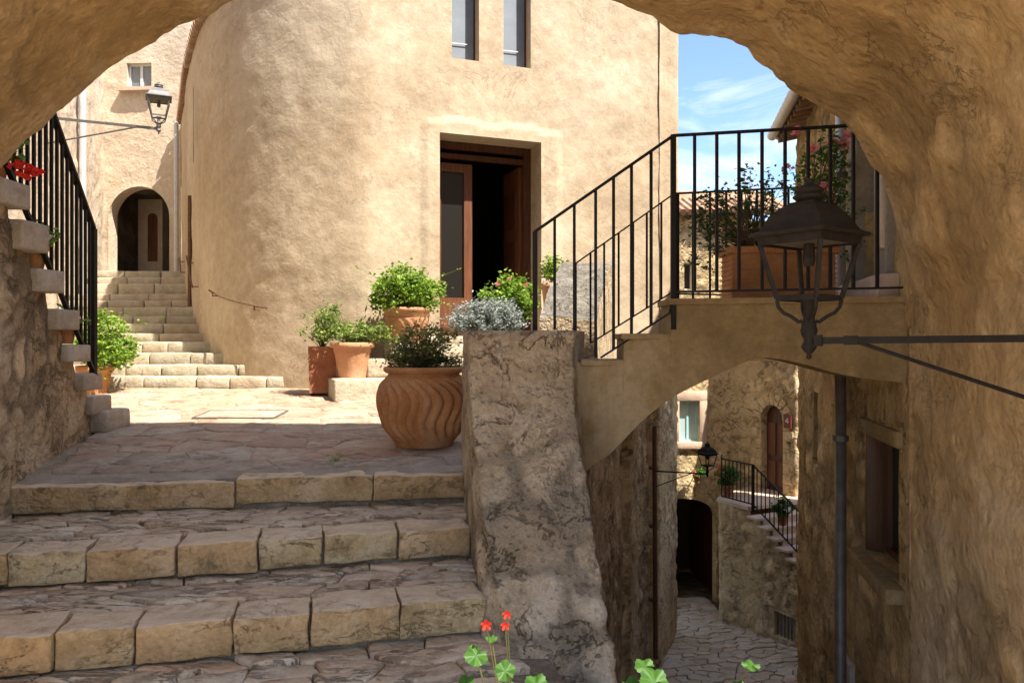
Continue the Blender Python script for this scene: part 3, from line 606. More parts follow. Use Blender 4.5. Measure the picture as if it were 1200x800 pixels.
# ================================================================== BRIDGE to the right-hand house
bridge = thing('stone_bridge', 'small arched stone footbridge with steps and black railings crossing above the lane', 'footbridge', (1.4, 4.5, -.1))
BY = lambda X: 4.6 - (X - .97) * .2
xs = np.array(sorted(set(list(np.linspace(.30, 2.30, 90)) + [.675, .677, .95, .952])))
topz = np.where(xs < .676, -.125, np.where(xs < .951, .03, .225))
bx = [.30, .45, .61, .785, .97, 1.20, 1.365, 1.47, 1.65, 1.95, 2.30]; bz = [-1.1, -.80, -.67, -.48, -.33, -.205, -.125, -.095, -.12, -.20, -.24]
cb = crom(list(zip(bx, bz)), 8); botz = np.interp(xs, cb[:, 0], cb[:, 1]); nr = 26
V = []
for i, x in enumerate(xs):
    for t in np.linspace(0, 1, nr): V.append((x, BY(x), botz[i] + (topz[i] - botz[i]) * t))
V = np.array(V); V[:, 1] -= plaster(.018, 4)(V) + .006 * fbm(V, 14, 3, 2); low = V[::nr].copy()
mb = MB(); mb.add(V, grid_faces(len(xs), nr))
bk = low.copy(); bk[:, 1] = V[::nr, 1] + .30
mb.add(np.concatenate([low, bk]), [(i, i + 1, i + 1 + len(xs), i + len(xs)) for i in range(len(xs) - 1)])
tb = V[nr - 1::nr].copy(); tb2 = tb.copy(); tb2[:, 1] = bk[:, 1]
mb.add(np.concatenate([tb, tb2]), [(i, i + 1, i + 1 + len(xs), i + len(xs)) for i in range(len(xs) - 1)])
mb.add(np.concatenate([bk, tb2]), [(i, i + len(xs), i + 1 + len(xs), i + 1) for i in range(len(xs) - 1)])
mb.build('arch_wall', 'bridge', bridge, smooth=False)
for (x0, x1, z) in ((.42, .69, -.11), (.66, .965, .05)):
    rbox(((x0 + x1) / 2, BY(x0) + .13, z - .02), (x1 - x0, .36, .035), 0, (4, 6, 2), .004, .006, seed=3).build('coping_slab', 'bridge', bridge)
    q = MB(); q.box(((x0 + x1) / 2, 5.66, z - .23), (x1 - x0 - .01, 1.5, .06)); q.build('step', 'pinkstone', bridge)
mb = MB(); z = .255
mb.add([(.935, BY(.935) - .03, z), (2.30, BY(2.30) - .03, z), (2.34, BY(2.30) + .33, z), (.935, BY(.935) + .33, z), (.935, BY(.935) - .03, z - .035), (2.30, BY(2.30) - .03, z - .035), (2.34, BY(2.30) + .33, z - .035), (.935, BY(.935) + .33, z - .035)],
       [(0, 1, 2, 3), (4, 7, 6, 5), (0, 4, 5, 1), (1, 5, 6, 2), (2, 6, 7, 3), (3, 7, 4, 0)]); mb.build('coping', 'bridge', bridge)
mb = MB(); mb.add([(.96, 4.88, .02), (2.36, 4.66, .02), (2.66, 6.45, .02), (.96, 6.45, .02), (.96, 4.88, -.12), (2.36, 4.66, -.12), (2.66, 6.45, -.12), (.96, 6.45, -.12)], [(0, 1, 2, 3), (4, 7, 6, 5), (0, 4, 5, 1), (1, 5, 6, 2), (2, 6, 7, 3), (3, 7, 4, 0)]); mb.build('deck', 'pinkstone', bridge)
def railing(pts_top, pts_bot, bars, posts, parent, nm='railing', br=.009, pr_=.015, trail=(.034, .012)):
    """flat handrail through pts_top, lower rail through pts_bot; bars & posts are (x of both, top z, bottom z) points"""
    mb = MB()
    for a, b in zip(pts_top[:-1], pts_top[1:]): mb.bar(a, b, trail[0], trail[1])
    for a, b in zip(pts_bot[:-1], pts_bot[1:]): mb.bar(a, b, trail[0] * .7, trail[1])
    r = mb.build(nm, 'iron', parent)
    for (a, b) in bars: q = MB(); q.bar(a, b, br * 2, br * 2); q.build('baluster', 'iron', r)
    for (a, b) in posts: q = MB(); q.bar(a, b, pr_ * 2, pr_ * 2); q.build('post', 'iron', r)
    return r
def PB(px, py, off=.0):           # a point on the plane of the bridge's front railing
    k = (px - 600) / F; Y = (4.6 + .2 * .97 + off) / (1 + .2 * k); return Vector((k * Y, Y, (400 - py) / F * Y))
itp = np.interp
tx_ = [626, 789, 985, 1046]; ty_ = [272, 159, 148, 146]; bxs = [704, 786, 797, 1053]; bys = [419, 366, 341, 337]
bars = [];
for px in (650, 673, 698, 719, 740, 763): bars.append((PB(px, itp(px, tx_, ty_)), PB(px, 386 if px < 690 else itp(px, bxs, bys))))
for px in (814, 840, 866, 893, 920, 947, 973, 1000, 1028): bars.append((PB(px, itp(px, tx_, ty_)), PB(px, itp(px, bxs, bys))))
railing([PB(a, b) for a, b in zip(tx_, ty_)], [PB(704, 419), PB(786, 366), PB(789, 342), PB(1058, 337)], bars, [(PB(627, 272), PB(627, 388)), (PB(789, 158), PB(789, 386))], bridge, br=.0085, pr_=.015)
def PK(px, py, Y=6.4): return P(px, py, Y)
tx2 = [674, 790, 1050]; ty2 = [309, 227, 214]
bars = [(PK(px, itp(px, tx2, ty2)), PK(px, itp(px, [692, 785, 800, 1050], [402, 344, 352, 350]))) for px in (692, 708, 725, 742, 758, 775, 812, 832, 851, 869, 887, 905, 924, 942, 960, 978, 997, 1016)]
railing([PK(a, b) for a, b in zip(tx2, ty2)], [PK(692, 402), PK(785, 344), PK(1050, 350)], bars, [(PK(674, 309), PK(674, 430)), (PK(794, 227), PK(794, 356))], bridge, br=.008, pr_=.013)

# ================================================================== STONE STAIRS with slabs at the left
ls = thing('outside_staircase', 'outside stone staircase on the left, slab treads jutting from a rubble wall, black iron railing', 'staircase', (-3.6, 6, -.9))
wp = [(XL(4.0) - .02, 4.0), (XL(7.25), 7.25), (XL(7.3) - .06, 7.36), (XL(7.3) - 1.5, 7.5)]
SY = [6.9, 6.55, 6.2, 5.85, 5.5, 5.15, 4.8]; SP = [(131, 464, 487), (120, 437, 459), (107, 403, 425), (93, 361, 387), (76, 313, 342), (57, 255, 292), (36, 205, 238)]
wt = lambda u: np.interp(u, [0, .83, 1.0, 1.18, 1.5, 1.56, 1.88, 1.92, 2.25, 2.28, 2.60, 2.65, 2.97, 3.0, 3.3, 3.4, 5.0], [1.6, 1.15, .95, .76, .72, .47, .45, .19, .17, -.07, -.09, -.31, -.33, -.53, -.56, -.64, -.64])
wall('wall', wp, -2.0, wt, .03, 'leftwall', ls, disp=rubble(.020, (3.0, 3.0, 3.8), 7, 1.5))
for k in range(7):
    Y = SY[k]; x1 = (SP[k][0] - 600) / F * (Y + .30); z1 = (400 - SP[k][1]) / F * Y; z0 = (400 - SP[k][2]) / F * Y
    rbox((x1 - .62, Y + .14, (z1 + z0) / 2), (1.24, .33, (z1 - z0) * .93), .0 + .03 * (k % 2), (10, 5, 4), .008, .014, seed=k + 60).build('tread', 'ledge', ls, smooth=True)
    if k: 
        q = MB(); q.box((x1 - .85, Y + .25, (z0 - 1.2) / 2), (1.2, .40, z0 + 1.2)); q.build('stair_core', 'leftwall', ls)
rbox((-3.93, 7.2, -.735), (.5, .42, .2), 0, (6, 4, 4), .012, .02, seed=71).build('tread', 'ledge', ls, smooth=True)
RA = Vector((-3.68, 6.75, 0)); RB = Vector((-3.18, 4.72, 0))
def RS(t, z): v = RA.lerp(RB, t); v.z = z; return v
rt = lambda t: .99 + t * 1.42; rb_ = lambda t: -.28 + t * 1.52
bars = [(RS(t, rt(t)), RS(t, rb_(t) + .02)) for t in np.linspace(.055, .97, 17)]
railing([RS(0, rt(0)), RS(1, rt(1))], [RS(0, rb_(0) + .02), RS(1, rb_(1) + .02)], bars, [(RS(0, rt(0)), RS(0, -.30))], ls, br=.010, pr_=.024, trail=(.045, .030))

# ================================================================== CHURCH-LIKE BUILDING
ch = thing('stucco_building', 'tall rounded stucco building with the open brown doorway, beyond the courtyard', 'building', (0, 11, -.6))
curve = [(-7.46, 17.3), (-6.75, 15.8), (-6.0, 14.2), (-5.3, 12.8), (-4.72, 11.75), (-4.05, 10.85), (-3.35, 10.33), (-2.7, 10.08), (-2.0, 10.0)]
fac = [(-2 + .933 * t, 10 + .359 * t) for t in (.5, 1.5, 2.5, 3.5, 4.55)]
cpath = crom(curve + fac, 8)
sg = np.sqrt(((cpath[1:] - cpath[:-1]) ** 2).sum(1)); CU = np.concatenate([[0], np.cumsum(sg)])
k0 = int(np.argmin(np.hypot(cpath[:, 0] + 2, cpath[:, 1] - 10))); u0 = CU[k0]; UE = CU[-1]
D0, D1, DT, DB = u0 + 1.09, u0 + 2.58, 2.82, .08
def surround(u, z):
    a = np.clip((u - (D0 - .24)) / .03, 0, 1) * np.clip((D1 + .30 - u) / .03, 0, 1) * np.clip((DT + .20 + .03 * np.sin(u * 7) - z) / .03, 0, 1)
    return .034 * a
usl = float(np.interp(12.9, cpath[:k0, 1][::-1], CU[:k0][::-1]))
wall('wall', cpath, -.9, lambda u: np.interp(u, [0, u0 - 3, u0 - 1.0, UE], [4.9, 4.95, 7.0, 7.0]), .05, 'church', ch, out=1,
     holes=[(D0, D1, DB, DT, 0), (u0 + 1.27, u0 + 1.66, 3.86, 5.3, 0), (u0 + 2.02, u0 + 2.43, 3.86, 5.3, 0), (usl - .05, usl + .07, 3.0, 4.25, 0)], disp=plaster(.028, 2), depth=.50, extra=surround)
q = MB(); e1 = cpath[-1]
bkp = [(2.42, 13.44), (1.2, 18.5), (-7.4, 19.2), tuple(cpath[0])]
for (a, b) in zip(bkp[:-1], bkp[1:]):
    q.add([(a[0], a[1], -.5), (b[0], b[1], -.5), (b[0], b[1], 7.0 if b[1] < 19.3 and b[0] > -7 else 4.9), (a[0], a[1], 7.0 if a[0] > -7 else 4.9)], [(0, 1, 2, 3)])
q.build('side_wall', 'church', ch)
wall('corner_wall', [(2.235, 11.61), (2.245, 11.65), (2.56, 11.80), (2.66, 12.3), (2.42, 13.5)], -.5, 7.0, .06, 'church', ch, disp=plaster(.02, 6))
q = MB()
q.add([(*p, 7.0) for p in cpath[k0 - 8:]] + [(2.3, 13.2, 7.0), (1.2, 18.5, 7.0), (-5.0, 18.8, 7.0)], [tuple(range(len(cpath[k0 - 8:]) + 3))])
q.build('roof', 'tile', ch)
# eave of small tiles running down the side street
for i, u in enumerate(np.arange(.1, u0 - 2.6, .17)):
    p, t = at(cpath, u); nrm_ = Vector((t.y, -t.x, 0)); q = MB()
    a = p + nrm_ * .09 + Vector((0, 0, 4.92)); b = p - nrm_ * .5 + Vector((0, 0, 5.05)); q.tube([a, b], .075, 6); q.build('eave_tile', 'tile', ch)
def onw(path, u, z, d=0.):
    p, t = at(path, u); n = Vector((t.y, -t.x, 0)); return p + n * d + Vector((0, 0, z)), t, n
def framed(path, u_0, u_1, z_0, z_1, dep, w, mat, parent, name='window', pane='glass', bars=(), out=1, th=.05, archr=0):
    """window/door joinery set back in an opening: frame, pane, glazing bars"""
    mb = MB(); 
    def pt(u, z, d): 
        p, t = at(path, u); n = Vector((t.y, -t.x, 0)) * out; return p + n * d + Vector((0, 0, z))
    def pc(ua, ub, za, zb, d0, d1):
        v = [pt(u, z, d) for u in (ua, ub) for z in (za, zb) for d in (d0, d1)]
        mb.add([tuple(x) for x in v], [(0, 1, 3, 2), (4, 6, 7, 5), (0, 4, 5, 1), (2, 3, 7, 6), (0, 2, 6, 4), (1, 5, 7, 3)])
    pc(u_0, u_0 + w, z_0, z_1, -dep - th, -dep); pc(u_1 - w, u_1, z_0, z_1, -dep - th, -dep)
    pc(u_0 + w, u_1 - w, z_1 - w, z_1, -dep - th, -dep); pc(u_0 + w, u_1 - w, z_0, z_0 + w, -dep - th, -dep)
    for (a, b, c, d) in bars: pc(a, b, c, d, -dep - th * .8, -dep - .004)
    f = mb.build(name, mat, parent)
    if pane:
        mb = MB(); pc2 = [pt(u, z, -dep - th * .6) for (u, z) in ((u_0, z_0), (u_1, z_0), (u_1, z_1), (u_0, z_1))]; pc3 = [pt(u, z, -dep - th * .6 - .006) for (u, z) in ((u_0, z_0), (u_1, z_0), (u_1, z_1), (u_0, z_1))]
        mb.add([tuple(x) for x in pc2 + pc3], [(0, 1, 2, 3), (7, 6, 5, 4), (0, 4, 5, 1), (1, 5, 6, 2), (2, 6, 7, 3), (3, 7, 4, 0)]); mb.build('pane', pane, f)
    return f
for a, b in ((u0 + 1.27, u0 + 1.66), (u0 + 2.02, u0 + 2.43)):
    w_f = framed(cpath, a, b, 3.86, 5.3, .17, .018, 'dwood', ch, pane='curtain')
    q = MB(); p, t, n = onw(cpath, (a + b) / 2, 0, -.18); v0 = p + t * -(b - a) * .5; v1 = p + t * (b - a) * .22
    q.bar(v0 + Vector((0, 0, 4.13)), v1 + Vector((0, 0, 4.14)), .006, .012); q.build('curtain_rail', 'white', w_f)
# slit window
p, t, n = onw(cpath, usl + .01, 3.62, -.2); q = MB(); q.box(p, (.2, .3, 1.3), math.atan2(t.y, t.x)); q.build('slit', 'dglass', ch)
# door: frame, fixed glazed leaf, open leaf, dark hall behind
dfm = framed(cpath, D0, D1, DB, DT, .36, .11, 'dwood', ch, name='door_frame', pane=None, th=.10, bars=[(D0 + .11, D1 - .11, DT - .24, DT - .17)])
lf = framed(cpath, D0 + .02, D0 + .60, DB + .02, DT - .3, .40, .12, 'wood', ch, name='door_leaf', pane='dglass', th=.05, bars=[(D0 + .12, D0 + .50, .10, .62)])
q = MB(); a, t, n = onw(cpath, D1 - .13, 0, -.46); 
for (o0, o1, za, zb, th_) in ((0, .62, .1, 2.55, .04),):
    v = a - n * .31; q.box((v.x, v.y, 1.33), (.05, .62, 2.45), math.atan2(-n.y, -n.x) - R(90))
ol = q.build('open_door_leaf', 'wood', ch)
for zc, hh in ((.55, .6), (1.25, .5), (1.95, .55)):
    q = MB(); v = a - n * .31 - t * .035; q.box((v.x, v.y, zc), (.02, .44, hh), math.atan2(-n.y, -n.x) - R(90)); q.build('door_panel', 'dwood', ol)
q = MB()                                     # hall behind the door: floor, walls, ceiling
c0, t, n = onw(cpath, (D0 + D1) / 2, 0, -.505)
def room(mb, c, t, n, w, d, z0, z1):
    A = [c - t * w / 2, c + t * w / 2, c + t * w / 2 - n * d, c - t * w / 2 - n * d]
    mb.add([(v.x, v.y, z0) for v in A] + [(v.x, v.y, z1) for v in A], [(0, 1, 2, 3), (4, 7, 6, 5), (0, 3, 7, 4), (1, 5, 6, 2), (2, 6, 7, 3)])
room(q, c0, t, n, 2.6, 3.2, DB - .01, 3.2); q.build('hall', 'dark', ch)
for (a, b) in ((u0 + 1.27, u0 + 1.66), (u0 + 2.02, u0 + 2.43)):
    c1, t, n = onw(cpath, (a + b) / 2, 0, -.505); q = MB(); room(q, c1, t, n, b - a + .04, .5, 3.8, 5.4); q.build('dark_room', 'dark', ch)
# fine things on the side wall
def urange(Y): return float(np.interp(Y, cpath[:k0 + 1, 1][::-1], CU[:k0 + 1][::-1]))
def handrail(Y0, z0, Y1, z1):
    q = MB(); pts = []
    for s_ in np.linspace(0, 1, 9):
        p, t, n = onw(cpath, urange(Y0 + (Y1 - Y0) * s_), z0 + (z1 - z0) * s_, .09); pts.append(p)
    a0, _, na = onw(cpath, urange(Y0), z0, .01); a1, _, nb = onw(cpath, urange(Y1), z1, .01)
    q.tube(pts, .013, 6); q.tube([pts[1], pts[1] - Vector((0, 0, .05)), pts[1] - na * .1 - Vector((0, 0, .05))], .009, 6); q.tube([pts[-2], pts[-2] - Vector((0, 0, .05)), pts[-2] - nb * .1 - Vector((0, 0, .05))], .009, 6)
    q.build('handrail', 'rust', ch)
handrail(11.15, .74, 10.25, .44); handrail(13.1, 1.45, 12.15, .85); handrail(15.6, 1.7, 14.9, 1.35)
p, t, n = onw(cpath, urange(13.2), 0, .03); q = MB(); q.tube([(p.x, p.y, .6), (p.x, p.y, 2.5)], .035, 8); q.build('rust_stained_pipe', 'rust', ch)
p, t, n = onw(cpath, .12, 0, .10); q = MB(); q.tube([(p.x, p.y, 1.3), (p.x, p.y, 4.9)], .05, 10); q.build('downpipe', 'wpipe', ch)
# stone steps up to the door
q = MB(); q.box((.1, 10.55, -.45), (2.2, .5, .8), .36); dst = tag(q.build('door_steps', 'mortar'), kind='structure')
FT = Vector((.933, .359, 0)); FN = Vector((.359, -.933, 0)); FO = Vector((-2, 10, 0)); fa = math.atan2(.359, .933)
def fblk(u_a, u_b, dep, z0, z1, nm='step_block', par_=dst, mat='whitestep', parts=1):
    for i in range(parts):
        ua = u_a + (u_b - u_a) * i / parts; ub = u_a + (u_b - u_a) * (i + 1) / parts
        c = FO + FT * (ua + ub) / 2 + FN * dep / 2; rbox((c.x, c.y, (z0 + z1) / 2), (ub - ua - .008, dep, z1 - z0), fa, (8, 6, 4), .01, .02, seed=int(ua * 10) + 3).build(nm, mat, par_, smooth=True)
fblk(-.45, 3.0, .98, -.8, -.44, parts=5); fblk(-.02, 3.0, .72, -.44, -.21, parts=4); fblk(.42, 3.0, .5, -.21, -.03, parts=3); fblk(.80, 3.0, .3, -.03, .065, parts=3)

# sloping stone wall at the courtyard's right edge
sw = thing('sloping_wall', 'thick sloping wall capped with grey rubble behind the bridge railings, rising towards the building', 'wall', (.6, 7.3, -.8))
V = []; A = np.linspace(0, 1, 34); B = np.linspace(0, 1, 18)
for t in A:
    Y = 7.2 + 2.6 * t; z = .22 + .78 * t + .14 * math.sin(t * 3.1) ; xa = .26 + .44 * t; xb = .80 + .50 * t
    for s_ in B: V.append((xa + (xb - xa) * s_, Y, z))
V = np.array(V); V[:, 2] += .05 * fbm(V, 3, 3, 5) + .03 * fbm(V, 11, 3, 6); nb_ = len(B)
mb = MB(); mb.add(V, grid_faces(34, nb_)); mb.build('cap', 'capstone', sw, smooth=True)
mb = MB(); k = V.reshape(34, nb_, 3); ring = [k[i, 0] for i in range(33, -1, -1)] + [k[0, j] for j in range(1, nb_)] + [k[i, nb_ - 1] for i in range(1, 34)]
nr_ = len(ring); mb.add(ring + [(r[0], r[1], -.95) for r in ring], [(i, i + nr_, i + 1 + nr_, i + 1) for i in range(nr_ - 1)]); mb.build('side', 'pier', sw)

# ================================================================== TUNNEL HOUSE, up the steps
th_ = thing('tunnel_house', 'pale sunlit house over the dark arched passage at the top of the far steps', 'building', (-8.4, 17.5, 1.5))
tp = [(-9.9, 17.55), (-7.2, 17.35)]
ux = lambda X: (X + 9.9) / 2.7 * math.hypot(2.7, .2)
wall('wall', tp, 0.5, 9.5, .06, 'pale', th_, holes=[(ux(-9.2), ux(-7.76), 1.47, 3.52, .72), (ux(-8.76), ux(-8.18), 5.74, 6.32, 0)], disp=plaster(.035, 9), depth=.35)
wf = framed(tp, ux(-8.76), ux(-8.18), 5.74, 6.32, .10, .04, 'white', th_, pane='glass', bars=[(ux(-8.50), ux(-8.44), 5.76, 6.3)])
q = MB(); p, t, n = onw(tp, ux(-8.47), 5.70, .04); q.box(p, (.86, .22, .08), math.atan2(t.y, t.x)); q.build('window_sill', 'pinkstone', th_)
# dark passage
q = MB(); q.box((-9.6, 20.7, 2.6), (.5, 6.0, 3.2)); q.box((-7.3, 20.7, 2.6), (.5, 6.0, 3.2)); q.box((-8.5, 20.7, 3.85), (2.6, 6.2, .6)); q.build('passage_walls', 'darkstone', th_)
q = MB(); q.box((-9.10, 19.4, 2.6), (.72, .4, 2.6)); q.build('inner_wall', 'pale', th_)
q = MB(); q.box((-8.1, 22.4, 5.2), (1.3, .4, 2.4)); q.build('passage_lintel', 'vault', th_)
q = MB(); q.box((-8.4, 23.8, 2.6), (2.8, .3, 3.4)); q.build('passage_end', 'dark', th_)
def arch_leaf(name, c, t, w, h, th, mat, parent, z0):
    """arched wooden leaf with thickness"""
    t = Vector(t).normalized(); n = Vector((t.y, -t.x, 0)); r = w / 2; pts = [(-r, 0)] + [(r * math.cos(a), h - r + r * math.sin(a)) for a in np.linspace(math.pi, 0, 15)] + [(r, 0)]
    v = [Vector(c) + t * x + Vector((0, 0, z0 + z)) for x, z in pts]; k = len(v); b = [x - n * th for x in v]
    mb = MB(); mb.add([tuple(x) for x in v + b], [tuple(range(k))[::-1], tuple(range(k, 2 * k))] + [(i, (i + 1) % k, (i + 1) % k + k, i + k) for i in range(k)]); return mb.build(name, mat, parent)
arch_leaf('inner_door', (-8.98, 19.18, 0), (1, 0, 0), .24, 1.2, .05, 'wood', th_, 2.0)
q = MB(); q.box((-9.9, 20.9, 5), (.3, 6.8, 9)); q.box((-8.5, 18.4, 9.4), (2.9, 2, .2)); q.build('outer_shell', 'pale', th_)

# left row house behind the staircase
lh = thing('left_house', 'pale sunlit house wall behind the left railing, with a zinc downpipe', 'building', (-7, 12, 0))
lp = [(-5.2, 7.6), (-6.3, 9.0), (-9.45, 17.9)]
wall('wall', lp, -1.2, 8.0, .09, 'pale', lh, disp=rubble(.03, (2.3, 2.3, 3), 21), holes=[(8.2, 8.45, 3.4, 4.6, 0)])
q = MB()
q.tube([(-8.16, 14.6, -.5), (-8.16, 14.6, 7.8)], .065, 12)
q.build('downpipe', 'wpipe', lh)
q = MB(); q.box((-11.5, 12.5, 3.4), (3.4, 11, 9.2)); q.build('house_body', 'pale', lh)

# ================================================================== RIGHT HOUSE
rh = thing('right_house', 'ochre house wall on the right above the lane, with window, downpipe, gutter and tiled eave', 'building', (2.6, 6, -6))
rp = [(XR(4.0) + .01, 4.0), (XR(7.9), 7.9), (XR(7.9) + .05, 8.0), (4.3, 9.3)]
uy = lambda Y: (Y - 4.0) * math.hypot(1, .2)
wall('wall', rp, -7.6, 2.22, .045, 'rightwall', rh, out=-1, disp=rubble(.022, (2.4, 2.4, 3.2), 15), depth=.22,
     holes=[(uy(4.50), uy(5.22), -1.42, -.62, 0), (uy(6.88), uy(7.08), -1.12, -.46, 0), (uy(6.5), uy(7.05), -6.0, -3.2, 0), (uy(4.86), uy(5.28), .255, 2.2, 0)])
framed(rp, uy(4.50), uy(5.22), -1.42, -.62, .12, .045, 'shutter', rh, pane='dglass', out=-1, bars=[(uy(4.84), uy(4.89), -1.4, -.64)])
def rpt(Y, z, d=0.): n = Vector((-1, .2, 0)).normalized(); return Vector((XR(Y), Y, z)) + n * d
def rblock(Y0, Y1, z0, z1, d0, d1, nm, mat, amp=.004):
    a = (rpt(Y0, 0, (d0 + d1) / 2) + rpt(Y1, 0, (d0 + d1) / 2)) / 2; L_ = (Y1 - Y0) * 1.02
    return rbox((a.x, a.y, (z0 + z1) / 2), (L_, abs(d1 - d0), z1 - z0), math.atan2(1, .2), (6, 3, 5), amp, .01, seed=int(Y0 * 10)).build(nm, mat, rh, smooth=True)
rblock(4.38, 5.32, -1.51, -1.42, -.12, .10, 'window_sill', 'bridge'); rblock(4.42, 5.30, -.62, -.52, -.1, .03, 'window_lintel', 'bridge')
rblock(5.185, 5.215, -1.41, -.63, -.14, .004, 'window_jamb', 'shutter')
q = MB()
for z in np.arange(-1.1, -.46, .045): a = rpt(6.88, z, -.05); b = rpt(7.08, z, -.05); q.bar(a, b, .02, .012)
q.build('louvre_slats', 'greystone', rh)['kind'] = 'stuff'
rblock(6.88, 7.08, -1.12, -.46, -.16, -.10, 'slit_back', 'dglass')
# doorway above the bridge deck: grey stone jambs, threshold, dark door
rblock(5.28, 5.52, .26, 2.1, -.12, .05, 'door_jamb', 'greystone', .012); rblock(4.62, 4.72, .56, 1.02, -.1, .06, 'shutter_catch', 'pale')
rblock(4.60, 4.86, .26, 2.1, -.12, .04, 'door_jamb', 'greystone', .012)
rblock(4.5, 5.62, .262, .40, -.1, .11, 'door_threshold', 'pinkstone', .006); rblock(4.86, 5.28, .4, 2.2, -.24, -.18, 'door_leaf', 'greystone')
q = MB(); a = rpt(5.55, 0, .09); q.tube([(a.x, a.y, -7.6), (a.x, a.y, .3)], .040, 14)
dp = q.build('downpipe', 'pipe', rh, smooth=True)
q = MB(); q.tube([(a.x, a.y, .3), (a.x, a.y, 2.05)], .036, 14); q.build('upper_downpipe', 'wpipe', dp, smooth=True)  # same pipe, its upper run painted paler for the sun on it
for z in (-.7, -2.6, 1.2): q = MB(); q.tube([(a.x, a.y, z - .02), (a.x, a.y, z + .02)], .056, 14); q.build('pipe_bracket', 'pipe', dp)
q = MB(); a0 = rpt(4.2, 2.15, .24); a1 = rpt(8.0, 2.15, .24); pts = []
for i in range(9): v = a0.lerp(a1, i / 8); pts.append(v)
q.tube(pts, .05, 12); q.build('gutter', 'wpipe', rh, smooth=True)
for i, Y in enumerate(np.arange(4.3, 8.15, .16)):
    q = MB(); q.tube([rpt(Y, 2.22, .20), rpt(Y, 2.36, -.1), rpt(Y, 3.0, -1.6)], .085, 6); q.build('roof_tile', 'tile', rh)
for i, Y in enumerate(np.arange(4.38, 8.15, .16)):
    q = MB(); q.bar(rpt(Y, 2.12, .17), rpt(Y, 2.16, -.05), .07, .05); q.build('eave_brick', 'tile', rh)
q = MB(); v = [rpt(4.15, 2.20, .18), rpt(8.0, 2.20, .18), rpt(8.0, 3.2, -1.7), rpt(4.15, 3.2, -1.7)]; q.add([tuple(x) for x in v] + [tuple(x - Vector((0, 0, .05))) for x in v], [(0, 1, 2, 3), (7, 6, 5, 4), (0, 4, 5, 1), (1, 5, 6, 2), (2, 6, 7, 3), (3, 7, 4, 0)]); q.build('roof', 'tile', rh)
q = MB(); q.box((5.0, 6.2, -2.8), (3.0, 3.4, 9.9)); q.build('house_body', 'rightwall', rh)
q = MB(); q.box((6.5, 6.6, .6), (4.0, 7.4, 8.3)); q.build('sun_blocker_upper', 'rightwall', rh)  # unseen block added to keep sun off the near lane wall
q = MB(); q.box((6.1, 11.8, -1.0), (2.0, 2.8, 13.0)); q.build('sun_blocker_back', 'rightwall', rh)  # another unseen block, added to shade the lane wall further along
q = MB(); q.box((8.8, 11.3, -1.0), (3.6, 8.6, 13.2)); q.build('sun_blocker_rear', 'rightwall', rh)  # unseen block added to keep direct sun out of the lane
q = MB(); q.add([(6.8, 6.9, 5.6), (10.8, 6.9, 5.6), (10.8, 15.7, 5.6), (6.8, 15.7, 5.6), (8.8, 6.9, 6.7), (8.8, 15.7, 6.7)], [(0, 4, 5, 3), (1, 2, 5, 4), (0, 1, 4), (3, 5, 2), (0, 3, 2, 1)]); q.build('sun_blocker_roof', 'tile', rh)  # roof on the added rear block, out of view
q = MB(); a = rpt(6.2, 0, .06); rblock(5.55, 5.95, -7.5, -2.35, -.05, .03, 'grey_panel', 'greystone')

# ================================================================== LANE HOUSES
la = thing('lane_house', 'tall brown rubble house wall on the left side of the lane below', 'building', (1.6, 11, -6))
wall('wall', [(.52, 5.5), (.80, 8), (1.56, 11.0), (1.50, 11.25)], -7.6, -.55, .07, 'lanewall', la, disp=rubble(.05, (2.2, 2.2, 3), 25))
wall('recessed_wall', [(1.40, 11.05), (1.44, 11.1), (1.72, 12.0)], -7.6, -.4, .06, 'lanewall', la, disp=rubble(.06, (2.2, 2.2, 3), 26))
wall('pier_wall', [(1.62, 12.02), (1.86, 12.06), (2.14, 13.0), (2.0, 13.08)], -7.6, -.4, .06, 'farwall', la, disp=rubble(.05, (2.2, 2.2, 3), 28))
wall('recessed_wall', [(1.98, 13.05), (2.02, 13.1), (2.50, 14.6), (2.62, 14.85)], -7.6, -.4, .06, 'lanewall', la, disp=rubble(.06, (2.2, 2.2, 3), 29))
wall('corner_wall', [(2.60, 14.82), (2.86, 14.9), (3.72, 17.3), (3.5, 17.65), (2.6, 18.2)], -7.6, -.4, .06, 'farwall', la, disp=rubble(.04, (1.8, 1.8, 3.4), 27))
q = MB(); q.add([(.52, 5.5, -.56), (.8, 8, -.56), (1.56, 11, -.5), (2.7, 14.8, -.42), (3.7, 17.3, -.42), (2.6, 18.3, -.42), (.9, 14, -.9), (.45, 5.6, -1.0)], [tuple(range(8))]); q.build('roof_slab', 'mortar', la)
q = MB(); q.tube([(2.70, 14.55, -1.6), (2.72, 14.55, -6.0)], .045, 8); q.build('downpipe', 'rust', la)
for z in (-2.4, -3.5, -4.9): q = MB(); q.box((2.68, 14.6, z), (.14, .14, .05)); q.build('pipe_bracket', 'rust', la)

